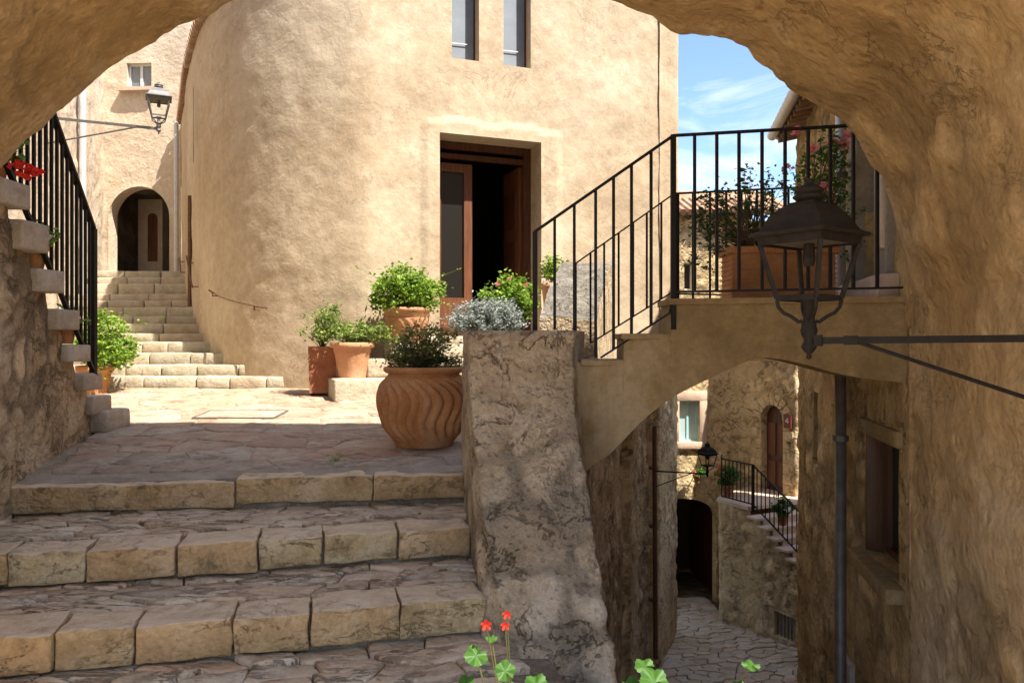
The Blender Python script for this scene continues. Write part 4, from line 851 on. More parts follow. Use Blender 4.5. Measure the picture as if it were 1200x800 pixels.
fh = thing('far_lane_house', 'yellow stone house at the end of the lane with arched brown door above curved steps', 'building', (5.5, 20, -6.8))
fp = crom([(3.3, 20.0), (4.3, 20.05), (5.2, 20.12), (5.75, 20.12), (6.15, 19.75), (6.42, 19.3), (6.74, 18.65), (6.95, 18.5), (8.0, 18.8), (9.5, 19.3)], 8)
sg = np.sqrt(((fp[1:] - fp[:-1]) ** 2).sum(1)); FU = np.concatenate([[0], np.cumsum(sg)])
def fu(X, lo=True): return float(np.interp(X, fp[:, 0], FU))
dU = fu(6.50)
uS = fu(6.1); uE_ = fu(6.75)  # flank top drops between these to slant the shadow edge it casts
wall('wall', fp, -7.6, lambda u: np.interp(u, [0, uS, uE_, 20], [3.3, 3.3, -.35, -.35]), .07, 'farwall', fh, disp=rubble(.035, (2., 2., 2.8), 33), depth=.28,
     holes=[(fu(4.36), fu(4.90), -2.62, -1.55, 0), (dU - .36, dU + .36, -3.75, -1.58, .36), (fu(3.5), fu(5.35), -7.0, -4.1, .5), (fu(4.50), fu(4.72), 1.35, 2.05, 0)])
bw = framed(fp, fu(4.36), fu(4.90), -2.62, -1.55, .12, .05, 'blue', fh, pane='lglass', bars=[(fu(4.60), fu(4.65), -2.6, -1.57)])
framed(fp, fu(4.50), fu(4.72), 1.35, 2.05, .1, .03, 'white', fh, pane='dglass')
def fblock(ua, ub, z0, z1, d0, d1, nm, mat, par_=fh):
    a, t, n = onw(fp, (ua + ub) / 2, (z0 + z1) / 2, (d0 + d1) / 2); return rbox(tuple(a), (ub - ua, d1 - d0, z1 - z0), math.atan2(t.y, t.x), (3, 2, 3), .006, .008, seed=int(ua * 9 + z0 * 5)).build(nm, mat, par_, smooth=True)
a, b = fu(4.36), fu(4.90)
fblock(a - .2, b + .2, -2.80, -2.62, -.1, .08, 'window_sill', 'pinkstone'); fblock(a - .2, b + .2, -1.55, -1.30, -.1, .045, 'window_lintel', 'pinkstone')
fblock(a - .2, a, -2.62, -1.55, -.1, .045, 'window_jamb', 'pinkstone'); fblock(b, b + .2, -2.62, -1.55, -.1, .045, 'window_jamb', 'pinkstone')
# arched door with voussoirs and jamb stones
pD, tD, nD = onw(fp, dU, 0, -.16)
dl = arch_leaf('door', tuple(pD), tD, .76, 2.16, .05, 'dwood', fh, -3.75)
for zc, hh in ((-3.3, .62), (-2.45, .8)):
    for s_ in (-1, 1): q = MB(); v = pD + nD * .012 + tD * s_ * .17; q.box((v.x, v.y, zc), (.24, .03, hh), math.atan2(tD.y, tD.x)); q.build('door_panel', 'wood', dl)
for s_ in (-1, 1):
    for i in range(7):
        z0 = -3.74 + i * .26; w = .20 + .1 * (i % 2); u_a = dU + s_ * .37; u_b = dU + s_ * (.37 + w); fblock(min(u_a, u_b), max(u_a, u_b), z0, z0 + .25, -.08, .04, 'jamb_stone', 'farwall')
for i in range(9):
    a0, a1 = math.pi * i / 9 + .02, math.pi * (i + 1) / 9 - .02; q = MB(); v = []
    for d in (.045, -.08):
        for (r_, a_) in ((.37, a0), (.37, a1), (.64, a1), (.64, a0)):
            p_, _, _ = onw(fp, dU + r_ * math.cos(a_), -1.94 + r_ * math.sin(a_), d); v.append(tuple(p_))
    q.add(v, [(0, 1, 2, 3), (7, 6, 5, 4), (0, 4, 5, 1), (1, 5, 6, 2), (2, 6, 7, 3), (3, 7, 4, 0)]); q.build('arch_stone', 'farwall', fh)
pq, tq, nq = onw(fp, fu(6.735), -1.93, .05); q = MB(); q.box(pq, (.22, .05, .34), math.atan2(tq.y, tq.x)); plq = q.build('number_plaque', 'plaque', fh)
v = pq + nq * .028; q = MB(); Z3 = Vector((0, 0, 1)); q.bar(v + tq * .02 + Z3 * .07, v + tq * .02 - Z3 * .05, .012, .02); q.bar(v + tq * .02 + Z3 * .07, v - tq * .045 - Z3 * .01, .012, .02); q.bar(v - tq * .05 - Z3 * .015, v + tq * .05 - Z3 * .015, .02, .012); q.build('number_four', 'whitepaint', plq)
pq, tq, nq = onw(fp, fu(6.745), -2.45, .04); q = MB(); q.lathe([(.05, -.015), (.05, .015)], tuple(pq), 10); q.build('door_bell', 'rust', fh)
# passage behind the dark doorway
q = MB(); q.box((4.4, 24.2, -6.2), (3.2, .3, 4.6)); q.box((3.2, 22.2, -5.5), (.3, 4.2, 3.2)); q.box((5.7, 22.2, -5.5), (.3, 4.2, 3.2)); q.box((4.4, 22.4, -4.0), (3, 4.2, .2)); q.build('passage_walls', 'dwood', fh)
q = MB(); q.box((5.35, 23.5, -.35), (4.1, 6.2, 7.1)); q.build('house_body', 'farwall', fh)
for i, x in enumerate(np.arange(3.2, 7.4, .2)): q = MB(); q.tube([(x, 19.75, 3.32), (x, 21.5, 3.95)], .09, 6); q.build('roof_tile', 'tile', fh)
q = MB(); q.add([(3.1, 19.8, 3.3), (7.6, 19.8, 3.3), (7.6, 23.5, 4.6), (3.1, 23.5, 4.6), (3.1, 26.8, 3.3), (7.6, 26.8, 3.3)], [(0, 1, 2, 3), (3, 2, 5, 4)]); q.build('roof', 'tile', fh)
# curved landing with steps
A0 = Vector((4.94, 18.35, 0)); DD = Vector((.43, -.9, 0)).normalized(); IN = Vector((.9, .43, 0)).normalized()
ball = [A0 + IN * 1.6 + DD * -.9, A0 + IN * .35 - DD * .45, A0, A0 + DD * 1.2]
wallp = crom([(p.x, p.y) for p in [A0 + IN * 1.7 - DD * .75, A0 + IN * .55 - DD * .35, A0 + IN * .0 + DD * .05, A0 + DD * 1.0, A0 + DD * 2.0, A0 + DD * 3.6]], 8)
sgl = np.sqrt(((wallp[1:] - wallp[:-1]) ** 2).sum(1)); WU = np.concatenate([[0], np.cumsum(sgl)]); uA = float(WU[16])
wall('landing_wall', wallp, -7.6, lambda u: np.where(u < uA + 1.06, -3.81, -3.99 - .165 * np.clip(np.floor((u - uA - 1.06) / .29), 0, 9)), .06, 'farwall', fh, disp=rubble(.035, (2.4, 2.4, 3.2), 41), holes=[(uA + 1.75, uA + 2.35, -6.38, -5.85, 0)], depth=.1)
q = MB(); a_ = A0 + DD * 2.05 - Vector((-.0, 0, 0)); nO = -IN
for i in range(7): s0 = A0 + DD * (1.75 + .1 * i - 0.0) + IN * .05; q.bar(s0 + Vector((0, 0, -6.36)), s0 + Vector((0, 0, -5.87)), .03, .015)
gr = q.build('vent_grille', 'pipe', fh); gr['kind'] = 'stuff'
q = MB(); v = A0 + DD * 2.05 + IN * .09; q.box((v.x, v.y, -6.1), (.62, .03, .5), math.atan2(DD.y, DD.x)); q.build('vent_back', 'greystone', fh)
pl = [A0 + IN * 2.2 - DD * .9, A0 + IN * .5 - DD * .42, A0 - DD * .02 - IN * .05, A0 + DD * 1.05 - IN * .05, A0 + DD * 1.05 + IN * 2.4]
q = MB(); k = len(pl); q.add([(p.x, p.y, -3.74) for p in pl] + [(p.x, p.y, -3.82) for p in pl], [tuple(range(k)), tuple(range(k, 2 * k))[::-1]] + [(i, i + k, (i + 1) % k + k, (i + 1) % k) for i in range(k)]); q.build('landing_slab', 'pinkstone', fh)
for i in range(8):
    c = A0 + DD * (1.22 + .29 * i) + IN * .85; z = -3.93 - .165 * i
    q = rbox((c.x, c.y, z - .03), (.35, 1.9, .055), math.atan2(DD.y, DD.x), (3, 6, 2), .004, .008, seed=i); q.build('landing_step', 'pinkstone', fh)
    q = MB(); q.box((c.x + IN.x * .12, c.y + IN.y * .12, z - .76), (.29, 1.75, 1.4), math.atan2(DD.y, DD.x)); q.build('step_core', 'pinkstone', fh)
EP = [A0 + IN * .42 - DD * .38, A0 + DD * .05 + IN * .04, A0 + DD * 1.1 + IN * .04, A0 + DD * 3.3 + IN * .04]
EZ = [-3.74, -3.74, -3.74, -5.0]; H = .95
def eint(s):
    i = min(int(s), 2); f = s - i; v = EP[i].lerp(EP[i + 1], f); return v, EZ[i] + (EZ[i + 1] - EZ[i]) * f
bars = []
for i, nb2 in ((0, 5), (1, 8), (2, 17)):
    for s in np.linspace(i, i + 1, nb2, endpoint=False):
        v, z = eint(float(s)); bars.append((v + Vector((0, 0, z + H)), v + Vector((0, 0, z + .05))))
railing([EP[i] + Vector((0, 0, EZ[i] + H)) for i in range(4)], [EP[i] + Vector((0, 0, EZ[i] + .06)) for i in range(4)], bars, [(EP[2] + Vector((0, 0, EZ[2] + H)), EP[2] + Vector((0, 0, EZ[2] - .1)))], fh, br=.010, pr_=.03, trail=(.035, .03))

# ================================================================== LANTERNS
def lantern(loc, s, rz, lab, mat, arm_to, strut, name='wall_lantern', armr=.013):
    t = thing(name, lab, 'lantern', loc); x, y, z = loc; sc = lambda pr: [(r * s, h * s) for r, h in pr]
    # square body: lathes with four sides, radius = half diagonal
    q = MB(); q.lathe(sc([(.232, .418), (.238, .424), (.236, .432), (.200, .442), (.186, .458), (.155, .50), (.115, .535), (.085, .548), (.080, .556), (.055, .560)]), loc, 4, rz); q.build('roof', mat, t)
    q = MB(); q.lathe(sc([(r_, .558 + (h_ - .592) * .6) for r_, h_ in [(.045, .592), (.048, .61), (.058, .615), (.062, .635), (.048, .645), (.046, .655), (.058, .662), (.055, .68), (.036, .70), (.02, .712), (.014, .722), (.019, .735), (.012, .75), (.002, .757)]]), loc, 14); q.build('finial', mat, t, smooth=True)
    fr_ = MB()
    for zz0, r0, r1, hh in ((.385, .198, .205, .045), (.160, .128, .128, .022)):
        pr = sc([(r0 - .012, zz0), (r0, zz0), (r1, zz0 + hh), (r1 - .012, zz0 + hh), (r0 - .012, zz0)]); fr_.lathe(pr, loc, 4, rz, cap=False)
    for k in range(4):
        a = rz + math.pi / 2 * k; c_, s__ = math.cos(a), math.sin(a)
        fr_.bar((x + .124 * s * c_, y + .124 * s * s__, z + .17 * s), (x + .192 * s * c_, y + .192 * s * s__, z + .39 * s), .016 * s, .016 * s)
    fo = fr_.build('frame', mat, t)
    for k in range(4):                               # scrolled feet
        a = rz + math.pi / 2 * k; pts = []
        for r_, h_ in ((.125, .165), (.118, .135), (.098, .112), (.070, .098), (.052, .085), (.040, .075), (.028, .080)): pts.append((x + r_ * s * math.cos(a), y + r_ * s * math.sin(a), z + h_ * s))
        q = MB(); q.tube(pts, .0075 * s, 6); q.build('bracket_foot', mat, t)
    q = MB(); q.lathe(sc([(.004, -.075), (.012, -.068), (.008, -.055), (.018, -.045), (.030, -.028), (.026, -.015), (.020, -.005), (.020, .01), (.028, .02), (.034, .04), (.028, .06), (.030, .075), (.022, .085), (.020, .15), (.034, .158), (.034, .165)]), loc, 14); q.build('stem', mat, t, smooth=True)
    q = MB(); q.lathe(sc([(.165, .392), (.165, .396)]), loc, 4, rz); q.build('reflector', 'pipe', t)
    q = MB(); q.lathe(sc([(.020, .30), (.026, .33), (.022, .37), (.02, .39)]), loc, 10); q.build('lamp_socket', mat, t)
    a = Vector(loc); b = Vector(arm_to); q = MB(); q.bar(a + (b - a) * .0, b, armr * 1.2 * s, armr * 2.1 * s); q.bar(a.lerp(b, .0) + (b - a).normalized() * .02 * s, a + (b - a).normalized() * .05 * s, .04 * s, .045 * s)
    d_ = (b - a).normalized(); q.bar(a + d_ * .13 * s, a + d_ * .18 * s, .03 * s, .036 * s)
    q.tube([a + d_ * strut[0], Vector(strut[1])], armr * .7 * s, 6); q.build('arm', mat, t)
    return t
lantern(tuple(P(948, 399, 3.1)), 1.0, R(45 + 36), 'large dark iron lantern hanging in the foreground on a bracket from the right wall', 'lampiron', (XR(2.7) + .03, 2.70, .012), (.16, (XR(2.7) + .03, 2.72, -.235)))
LA = P(186, 151, 12.0); lantern(tuple(LA), 1.12, R(45 + 25), 'grey street lantern on a long thin bracket over the far steps, beside the pale house', 'greyiron', (-7.5, 12.3, LA.z + .27), (.35, (-7.5, 12.3, LA.z - .16)), armr=.017)
LB = P(829, 555, 14.6); lantern(tuple(LB), .93, R(45 + 20), 'small black lantern on a bracket above the lane, seen through the bridge arch', 'iron', (2.72, 14.5, LB.z + .07), (.3, (2.72, 14.5, LB.z - .22)))

# ================================================================== PLANTS
def leaves(mb, pts, size, rnd, up=.4, asp=.6, bend=.3):
    for p in pts:
        a = rnd.uniform(0, 6.283); el = rnd.uniform(-.5, .9); d = Vector((math.cos(a) * math.cos(el), math.sin(a) * math.cos(el), math.sin(el) * .8))
        u = Vector((rnd.gauss(0, 1), rnd.gauss(0, 1), rnd.gauss(0, 1) + up * 2)); w = d.cross(u)
        if w.length < 1e-4: continue
        w.normalize(); nrm_ = w.cross(d); s = size * rnd.uniform(.6, 1.25); p = Vector(p)
        v = [p, p + d * s * .45 + w * s * asp * .5 + nrm_ * s * bend * .3, p + d * s, p + d * s * .45 - w * s * asp * .5 + nrm_ * s * bend * .3]
        mb.add([tuple(x) for x in v], [(0, 1, 2), (0, 2, 3)])
def bush(t, base, c, rad, ncl, nl, size, mat, rnd, spread=.12, stem='stem', flowers=None, asp=.6, shell=.55, sr=.004, low=-1.):
    """leafy part: clusters inside an ellipsoid, each on a thin branch from the base"""
    base = Vector(base); c = Vector(c); lb = MB(); sb = MB(); cl = []
    for i in range(ncl):
        while True:
            v = Vector((rnd.uniform(-1, 1), rnd.uniform(-1, 1), rnd.uniform(low, 1)))
            if shell < v.length < 1 : break
        p = Vector((c.x + v.x * rad[0], c.y + v.y * rad[1], c.z + v.z * rad[2])); cl.append(p)
        m1 = base.lerp(p, .5) + Vector((rnd.gauss(0, .03), rnd.gauss(0, .03), .03)); sb.tube([base + Vector((rnd.gauss(0, .02), rnd.gauss(0, .02), 0)), m1, p], [sr * 1.3, sr, sr * .5], 4, cap=False)
        pts = []
        for k in range(nl):
            r_ = abs(rnd.gauss(0, spread)); q = Vector((rnd.gauss(0, 1), rnd.gauss(0, 1), rnd.gauss(0, 1))).normalized() * r_; pts.append(p + q)
        for k in range(nl // 4): pts.append(m1.lerp(p, rnd.uniform(.1, 1)) + Vector((rnd.gauss(0, .02), rnd.gauss(0, .02), rnd.gauss(0, .02))))
        leaves(lb, pts, size, rnd, asp=asp)
    sb.build('stems', stem, t); f = lb.build('foliage', mat, t); f['kind'] = 'stuff'
    if flowers:
        col, num, fs2, pts = flowers
        pts = pts or rnd.sample(cl, min(num, len(cl)))
        for p in pts:
            q = MB(); pp = []
            for k in range(14): w = Vector((rnd.gauss(0, 1), rnd.gauss(0, 1), rnd.gauss(0, 1))).normalized(); pp.append(Vector(p) + w * fs2 * .5)
            leaves(q, pp, fs2 * .9, rnd, asp=.9); q.build('flower', col, t)
    return cl
def stray(t, base, n, h, size, mat, rnd):
    """a few long uneven shoots breaking the outline"""
    lb = MB(); sb = MB(); base = Vector(base)
    for i in range(n):
        a = rnd.uniform(0, 6.28); l = h * rnd.uniform(.7, 1.2); d = Vector((math.cos(a) * .55, math.sin(a) * .4, 1)).normalized(); pts = [base + d * l * k / 5 + Vector((math.cos(a), math.sin(a), -.4)) * (.02 * k * k * l) for k in range(6)]
        sb.tube(pts, [.003] * 5 + [.001], 4, cap=False)
        leaves(lb, [pts[k] + Vector((rnd.gauss(0, .012), rnd.gauss(0, .012), 0)) for k in (2, 3, 3, 4, 4, 5, 5) for _ in (0, 1)], size, rnd)
    sb.build('shoots', 'stem', t); lb.build('shoot_leaves', mat, t)['kind'] = 'stuff'
def soil(t, c, r): q = MB(); q.lathe([(r, -.02), (r, 0), (.001, .02)], c, 20); q.build('soil', 'soil', t)
def pot(t, c, prof, mat, n=40, fn=None): q = MB(); q.lathe(prof, c, n, fn=fn, cap=False); q.lathe([(prof[0][0] * .98, .004), (prof[0][0] * .98, .0)], c, n); return q.build('pot', mat, t, smooth=True)

# 1 big round fluted pot in the foreground
c = (-.735, 6.55, LZ(6.55)); s = 1.0
c = (P(497, 528, 6.45).x, 6.45, LZ(6.45) + .002)
t = thing('potted_shrub', 'big round terracotta pot with swirling flutes and a sparse dark azalea, beside the parapet', 'potted plant', c)
pf = crom([(.235, 0), (.25, .03), (.315, .14), (.362, .27), (.378, .38), (.365, .48), (.325, .56), (.295, .595)], 6).tolist()
nmain = len(pf); pf += [(.298, .60), (.325, .612), (.338, .628), (.338, .648), (.325, .658), (.30, .655), (.285, .62), (.28, .56)]
def flute(r, z, a):
    if z < .05 or z > .575: return r
    env = min(1, (z - .05) / .08, (.575 - z) / .06); w = 24 * (a + 1.5 * z + .25 * math.sin(z * 11)); x = math.cos(w); return r + .026 * env * (abs(math.cos(w * .5)) ** .6 * 2 - 1.2)
pot(t, c, pf, 'terra', 264, flute); soil(t, (c[0], c[1], c[2] + .6), .285)
base = (c[0], c[1], c[2] + .6)
bush(t, base, (c[0], c[1], c[2] + .78), (.36, .30, .24), 70, 26, .042, 'leafo', random.Random(3), .045, 'wstem', asp=.42, shell=.25, sr=.005, low=-.5)
bush(t, base, (c[0] - .06, c[1], c[2] + .72), (.28, .22, .14), 30, 24, .038, 'leafd', random.Random(4), .05, 'wstem', asp=.42, shell=.2, sr=.005, low=-.5)

stray(t, base, 9, .36, .034, 'leafo', random.Random(93))
# 2 tall square brown planter, 3 tapered pot, 4 urn, on and by the door steps
def sq(mb, cx, cy, z0, z1, r0, r1, rz=.3): mb.lathe([(r0 * 1.414, z0), (r1 * 1.414, z1)], (cx, cy, 0), 4, rz + math.pi / 4)
a = P(378, 455, 9.55); gz = LZ(9.55)
t = thing('square_planter', 'tall dark brown square planter at the foot of the building wall', 'planter', (a.x, 9.55, gz))
q = MB(); q.lathe([(.22, .03), (.245, .60), (.225, .60), (.21, .5)], (a.x, 9.55, gz), 4, R(45 + 14), cap=False); q.build('pot', 'terra_d', t)
q = MB(); q.lathe([(.23, .55), (.001, .57)], (a.x, 9.55, gz), 4, R(59)); q.build('soil', 'soil', t)
q = MB()
for k in range(4): an = R(59) + k * math.pi / 2; q.lathe([(.02, 0), (.02, .035)], (a.x + .18 * math.cos(an), 9.55 + .18 * math.sin(an), gz), 8)
q.build('feet', 'dark', t)
bush(t, (a.x, 9.55, gz + .55), (a.x - .02, 9.5, gz + .82), (.24, .2, .26), 34, 18, .045, 'leafy', random.Random(8), .05, shell=.2, sr=.004, low=-.4)
c = (P(413, 441, 9.35).x, 9.35, -.437)
t = thing('potted_shrub', 'tapered terracotta pot with wispy yellow-green plant on the lowest door step', 'potted plant', c)
pot(t, c, [(.165, 0), (.21, .28), (.215, .29), (.225, .36), (.26, .362), (.268, .38), (.268, .42), (.255, .425), (.235, .40), (.22, .3)], 'terra_l', 36); soil(t, (c[0], c[1], c[2] + .38), .235)
bush(t, (c[0], c[1], c[2] + .37), (c[0] + .05, c[1], c[2] + .50), (.50, .3, .17), 80, 18, .045, 'leafy', random.Random(9), .055, shell=.25, sr=.003, low=-.3)
bush(t, (c[0], c[1], c[2] + .37), (c[0] - .26, c[1], c[2] + .76), (.20, .15, .14), 22, 14, .045, 'leafy', random.Random(19), .05, shell=.1, sr=.003)
c = (P(477, 395, 9.75).x, 9.68, .06)
c = (P(477, 395, 9.68).x, 9.68, -.02)
t = thing('potted_shrub', 'terracotta urn with dense bright green bush left of the doorway', 'potted plant', c)
q = rbox((c[0], c[1], -.12), (.5, .42, .2), fa, (6, 5, 3), .008, .015, 12); q.build('stone_base', 'whitestep', t, smooth=True)
pot(t, c, crom([(.155, 0), (.17, .03), (.21, .12), (.258, .24), (.275, .31), (.268, .325)], 5).tolist() + [(.285, .335), (.282, .38), (.298, .395), (.305, .42), (.298, .44), (.27, .44), (.25, .4), (.24, .3)], 'terra_l', 96,
    lambda r, z, a: r + (.007 * math.cos(16 * (a + 2.2 * z)) if .06 < z < .30 else 0)); soil(t, (c[0], c[1], c[2] + .41), .265)
bush(t, (c[0], c[1], c[2] + .40), (c[0] - .02, c[1], c[2] + .60), (.43, .34, .37), 150, 30, .05, 'leafb', random.Random(10), .06, shell=.35, sr=.003, low=-.5, asp=.75)
bush(t, (c[0], c[1], c[2] + .40), (c[0] + .36, c[1] - .02, c[2] + .60), (.1, .1, .22), 14, 14, .045, 'leafb', random.Random(20), .05, shell=.1, sr=.003)

stray(t, (c[0], c[1], c[2] + .45), 9, .62, .045, 'leafb', random.Random(91))
# silver plant and rose behind the parapet
for (px, top, col, lab, rad, seed, fl) in (
        (572, 374, 'leafs', 'silvery grey dusty miller bush in a pot behind the parapet', (.36, .28, .17), 11, None),
        (600, 350, 'leafb', 'green rose bush with small pink flowers behind the silvery bush', (.27, .22, .22), 12, ('pink', 0, .030, [P(597, 327, 8.2), P(616, 334, 8.15), P(583, 333, 8.2)]))):
    Y = 8.0 if col == 'leafs' else 8.4; z = (400 - top) / F * Y; g0 = LZ(Y); c = ((px - 600) / F * Y, Y, g0)
    t = thing('potted_shrub', lab, 'potted plant', c); hh = .70 if col == 'leafs' else .78
    pot(t, c, [(.16, 0), (.22, hh * .8), (.23, hh * .85), (.26, hh * .86), (.26, hh), (.24, hh), (.22, hh * .85)], 'terra', 30); soil(t, (c[0], c[1], c[2] + hh - .04), .23)
    bush(t, (c[0], c[1], c[2] + hh - .05), (c[0], c[1], z), tuple(v_ * 1.15 for v_ in rad), 210 if col == 'leafs' else 110, 28, .04 if col == 'leafs' else .05, col, random.Random(seed), .045, shell=.3, sr=.003, flowers=fl, asp=.4 if col == 'leafs' else .65, low=-.8)
c = (P(648, 350, 9.7).x, 9.7, .06)
t = thing('potted_shrub', 'small pale pot with light green plant beside the right doorpost', 'potted plant', c)
q = MB(); q.box((c[0], c[1], .17), (.3, .3, .24)); q.build('stone_base', 'whitestep', t)
c = (c[0], c[1], .29); pot(t, c, [(.10, 0), (.14, .36), (.16, .37), (.16, .44), (.14, .44), (.13, .35)], 'terra_l', 24); soil(t, (c[0], c[1], c[2] + .4), .135)
bush(t, (c[0], c[1], c[2] + .4), (c[0], c[1], c[2] + .60), (.20, .18, .20), 40, 22, .045, 'leafb', random.Random(14), .045, shell=.2, sr=.003, low=-.5)
# bush at the foot of the far steps
c = (P(116, 440, 9.7).x - .05, 9.7, LZ(9.7))
t = thing('potted_shrub', 'bright green rounded bush in a terracotta pot at the foot of the far steps', 'potted plant', c)
pot(t, c, [(.14, 0), (.19, .26), (.2, .27), (.22, .28), (.22, .35), (.2, .35), (.18, .3)], 'terra', 30); soil(t, (c[0], c[1], c[2] + .32), .19)
bush(t, (c[0], c[1], c[2] + .3), (c[0] + .12, c[1], c[2] + .62), (.38, .32, .40), 120, 30, .055, 'leafb', random.Random(15), .07, 'wstem', shell=.3, sr=.004)

stray(t, (c[0] + .1, c[1], c[2] + .4), 10, .75, .05, 'leafb', random.Random(92))
# rose planter on the bridge
c = P(911, 352, 5.35); c = (c.x, 5.35, .258)
rbox((1.85, 5.35, .14), (.9, .34, .232), 0, (4, 3, 3), .003, .01, 5).build('planter_plinth', 'pinkstone', bridge)
t = thing('rose_planter', 'long terracotta planter with tall climbing rose on the bridge deck, behind the lantern', 'planter', c)
q = MB(); q.box((c[0], c[1], c[2] + .185), (.70, .26, .35)); q.box((c[0], c[1], c[2] + .363), (.75, .31, .045)); 
for k in range(9): q.box((c[0], c[1], c[2] + .04 + k * .033), (.712, .272, .010))
q.build('pot', 'terra', t); q = MB(); q.box((c[0], c[1], c[2] + .38), (.66, .22, .02)); q.build('soil', 'soil', t)
b0 = (c[0] - .2, c[1], c[2] + .37); b1 = (c[0] + .25, c[1], c[2] + .37); rr = random.Random(16)
bush(t, b0, tuple(P(862, 258, 5.3)), (.34, .2, .26), 58, 15, .036, 'leafd', rr, .05, 'wstem', shell=.25, sr=.004)
bush(t, b0, tuple(P(895, 215, 5.3)), (.25, .12, .12), 16, 12, .036, 'leaf', rr, .04, 'wstem', shell=.2, sr=.003)
bush(t, b0, tuple(P(825, 275, 5.3)), (.12, .14, .30), 20, 13, .036, 'leafd', rr, .045, 'wstem', shell=.2, sr=.003)
bush(t, b1, tuple(P(962, 205, 5.3)), (.21, .14, .32), 55, 18, .036, 'leaf', rr, .05, 'wstem', shell=.25, sr=.004, flowers=('pink', 0, .05, [P(988, 170, 5.2), P(976, 166, 5.25), P(951, 178, 5.2), P(937, 154, 5.2), P(966, 219, 5.15), P(924, 198, 5.2), P(991, 160, 5.2)]))
bush(t, b1, tuple(P(992, 265, 5.2)), (.12, .1, .3), 14, 10, .036, 'leaf', rr, .04, 'wstem', shell=.2, sr=.003)

# geranium pots on the left stairs
for k, (fl, lab) in ((6, (1, 'red geranium in a terracotta pot on the topmost visible slab of the left stairs')), (4, (0, 'small terracotta pot with pale green plant behind the fifth slab of the left stairs')), (2, (0, 'little terracotta pot with pale flowers on the third lowest slab of the left stairs'))):
    Y = SY[k] + .12; x = (SP[k][0] - 600) / F * (SY[k] + .3) - .12; z = (400 - SP[k][1]) / F * SY[k]; c = (x, Y, z)
    t = thing('potted_flower', lab, 'potted plant', c); pot(t, c, [(.06, 0), (.085, .13), (.098, .135), (.098, .17), (.088, .17), (.08, .12)], 'terra', 20); soil(t, (x, Y, z + .15), .08)
    bush(t, (x, Y, z + .15), (x + .02, Y, z + .22), (.14, .12, .09), 24, 10, .045, 'leaf' if fl else 'leafy', random.Random(k), .04, shell=.1, sr=.003, asp=.9,
         flowers=('red' if fl else 'white_f', 0, .05, [P(a_, b_, Y - .1) for a_, b_ in ((20, 194), (29, 199), (36, 203), (31, 207), (40, 199))] if fl else [(x + dx, Y - .08, z + .2 + dz) for dx, dz in ((.06, .04), (.12, .0))]))
# pots on the far landing
for (s, px_o, fl, lab) in ((.30, 0, 'red', 'red geranium pot behind the railing at the left end of the far landing'), (.72, 0, None, 'green plant in a brown pot beside the corner post of the far landing'), (2.32, 0, 'white_f', 'small dark pot with white flowers hung on the far stair railing')):
    v, z = eint(s); c = (v.x + IN.x * .2, v.y + IN.y * .2, z if s < 2 else z + .12); sc_ = 1.0 if s < 2 else .8
    t = thing('potted_flower', lab, 'potted plant', c); pot(t, c, [(.09 * sc_, 0), (.13 * sc_, .22 * sc_), (.15 * sc_, .23 * sc_), (.15 * sc_, .28 * sc_), (.13 * sc_, .28 * sc_), (.12 * sc_, .2)], 'terra_d', 18)
    soil(t, (c[0], c[1], c[2] + .25 * sc_), .12 * sc_)
    bush(t, (c[0], c[1], c[2] + .25 * sc_), (c[0], c[1], c[2] + .48 * sc_), (.27 * sc_, .24 * sc_, .22 * sc_), 40, 16, .07, 'leaf', random.Random(int(s * 9)), .05, shell=.2, sr=.004, asp=.8,
         flowers=(fl, 0, .09, [(c[0] - .25, c[1] - .15, c[2] + .5), (c[0] - .22, c[1] - .12, c[2] + .62), (c[0] + .0, c[1] - .3, c[2] + .4)][:3]) if fl else None)
c = (4.75, 19.72, -3.62); t = thing('potted_flower', 'small hanging pot of pink flowers on the sunlit wall under the blue window', 'potted plant', c)
pot(t, c, [(.06, 0), (.1, .16), (.115, .17), (.115, .2), (.1, .2), (.09, .15)], 'terra_d', 16); q = MB(); q.tube([(c[0], c[1], c[2] + .1), (c[0], 20.1, c[2] + .12)], .015, 6); q.build('hook', 'iron', t)
bush(t, (c[0], c[1], c[2] + .17), (c[0] + .05, c[1], c[2] + .26), (.2, .15, .12), 22, 12, .06, 'leaf', random.Random(44), .04, shell=.1, sr=.003, flowers=('pink', 0, .08, [(c[0] - .12, c[1] - .1, c[2] + .3)]))

# weeds in joints
for k, (wx, wy, wz) in enumerate(((-1.35, 5.85, LZ(5.85)),)):
    t = thing('weed', 'tiny grass tuft in a courtyard joint in front of the big round pot', 'weed', (wx, wy, wz)); lb = MB(); rn = random.Random(203)
    for i in range(16):
        a = rn.uniform(0, 6.28); h_ = rn.uniform(.025, .07); d = Vector((math.cos(a) * .5, math.sin(a) * .5, 1)) * h_; w = Vector((-math.sin(a), math.cos(a), 0)) * .004; b = Vector((wx + rn.gauss(0, .012), wy + rn.gauss(0, .012), wz - .005))
        lb.add([tuple(x) for x in (b - w, b + w, b + d * .6 + w, b + d * .6 - w, b + d + Vector((math.cos(a), math.sin(a), -.2)) * h_ * .3)], [(0, 1, 2, 3), (3, 2, 4)])
    lb.build('blades', 'leafy', t)['kind'] = 'stuff'
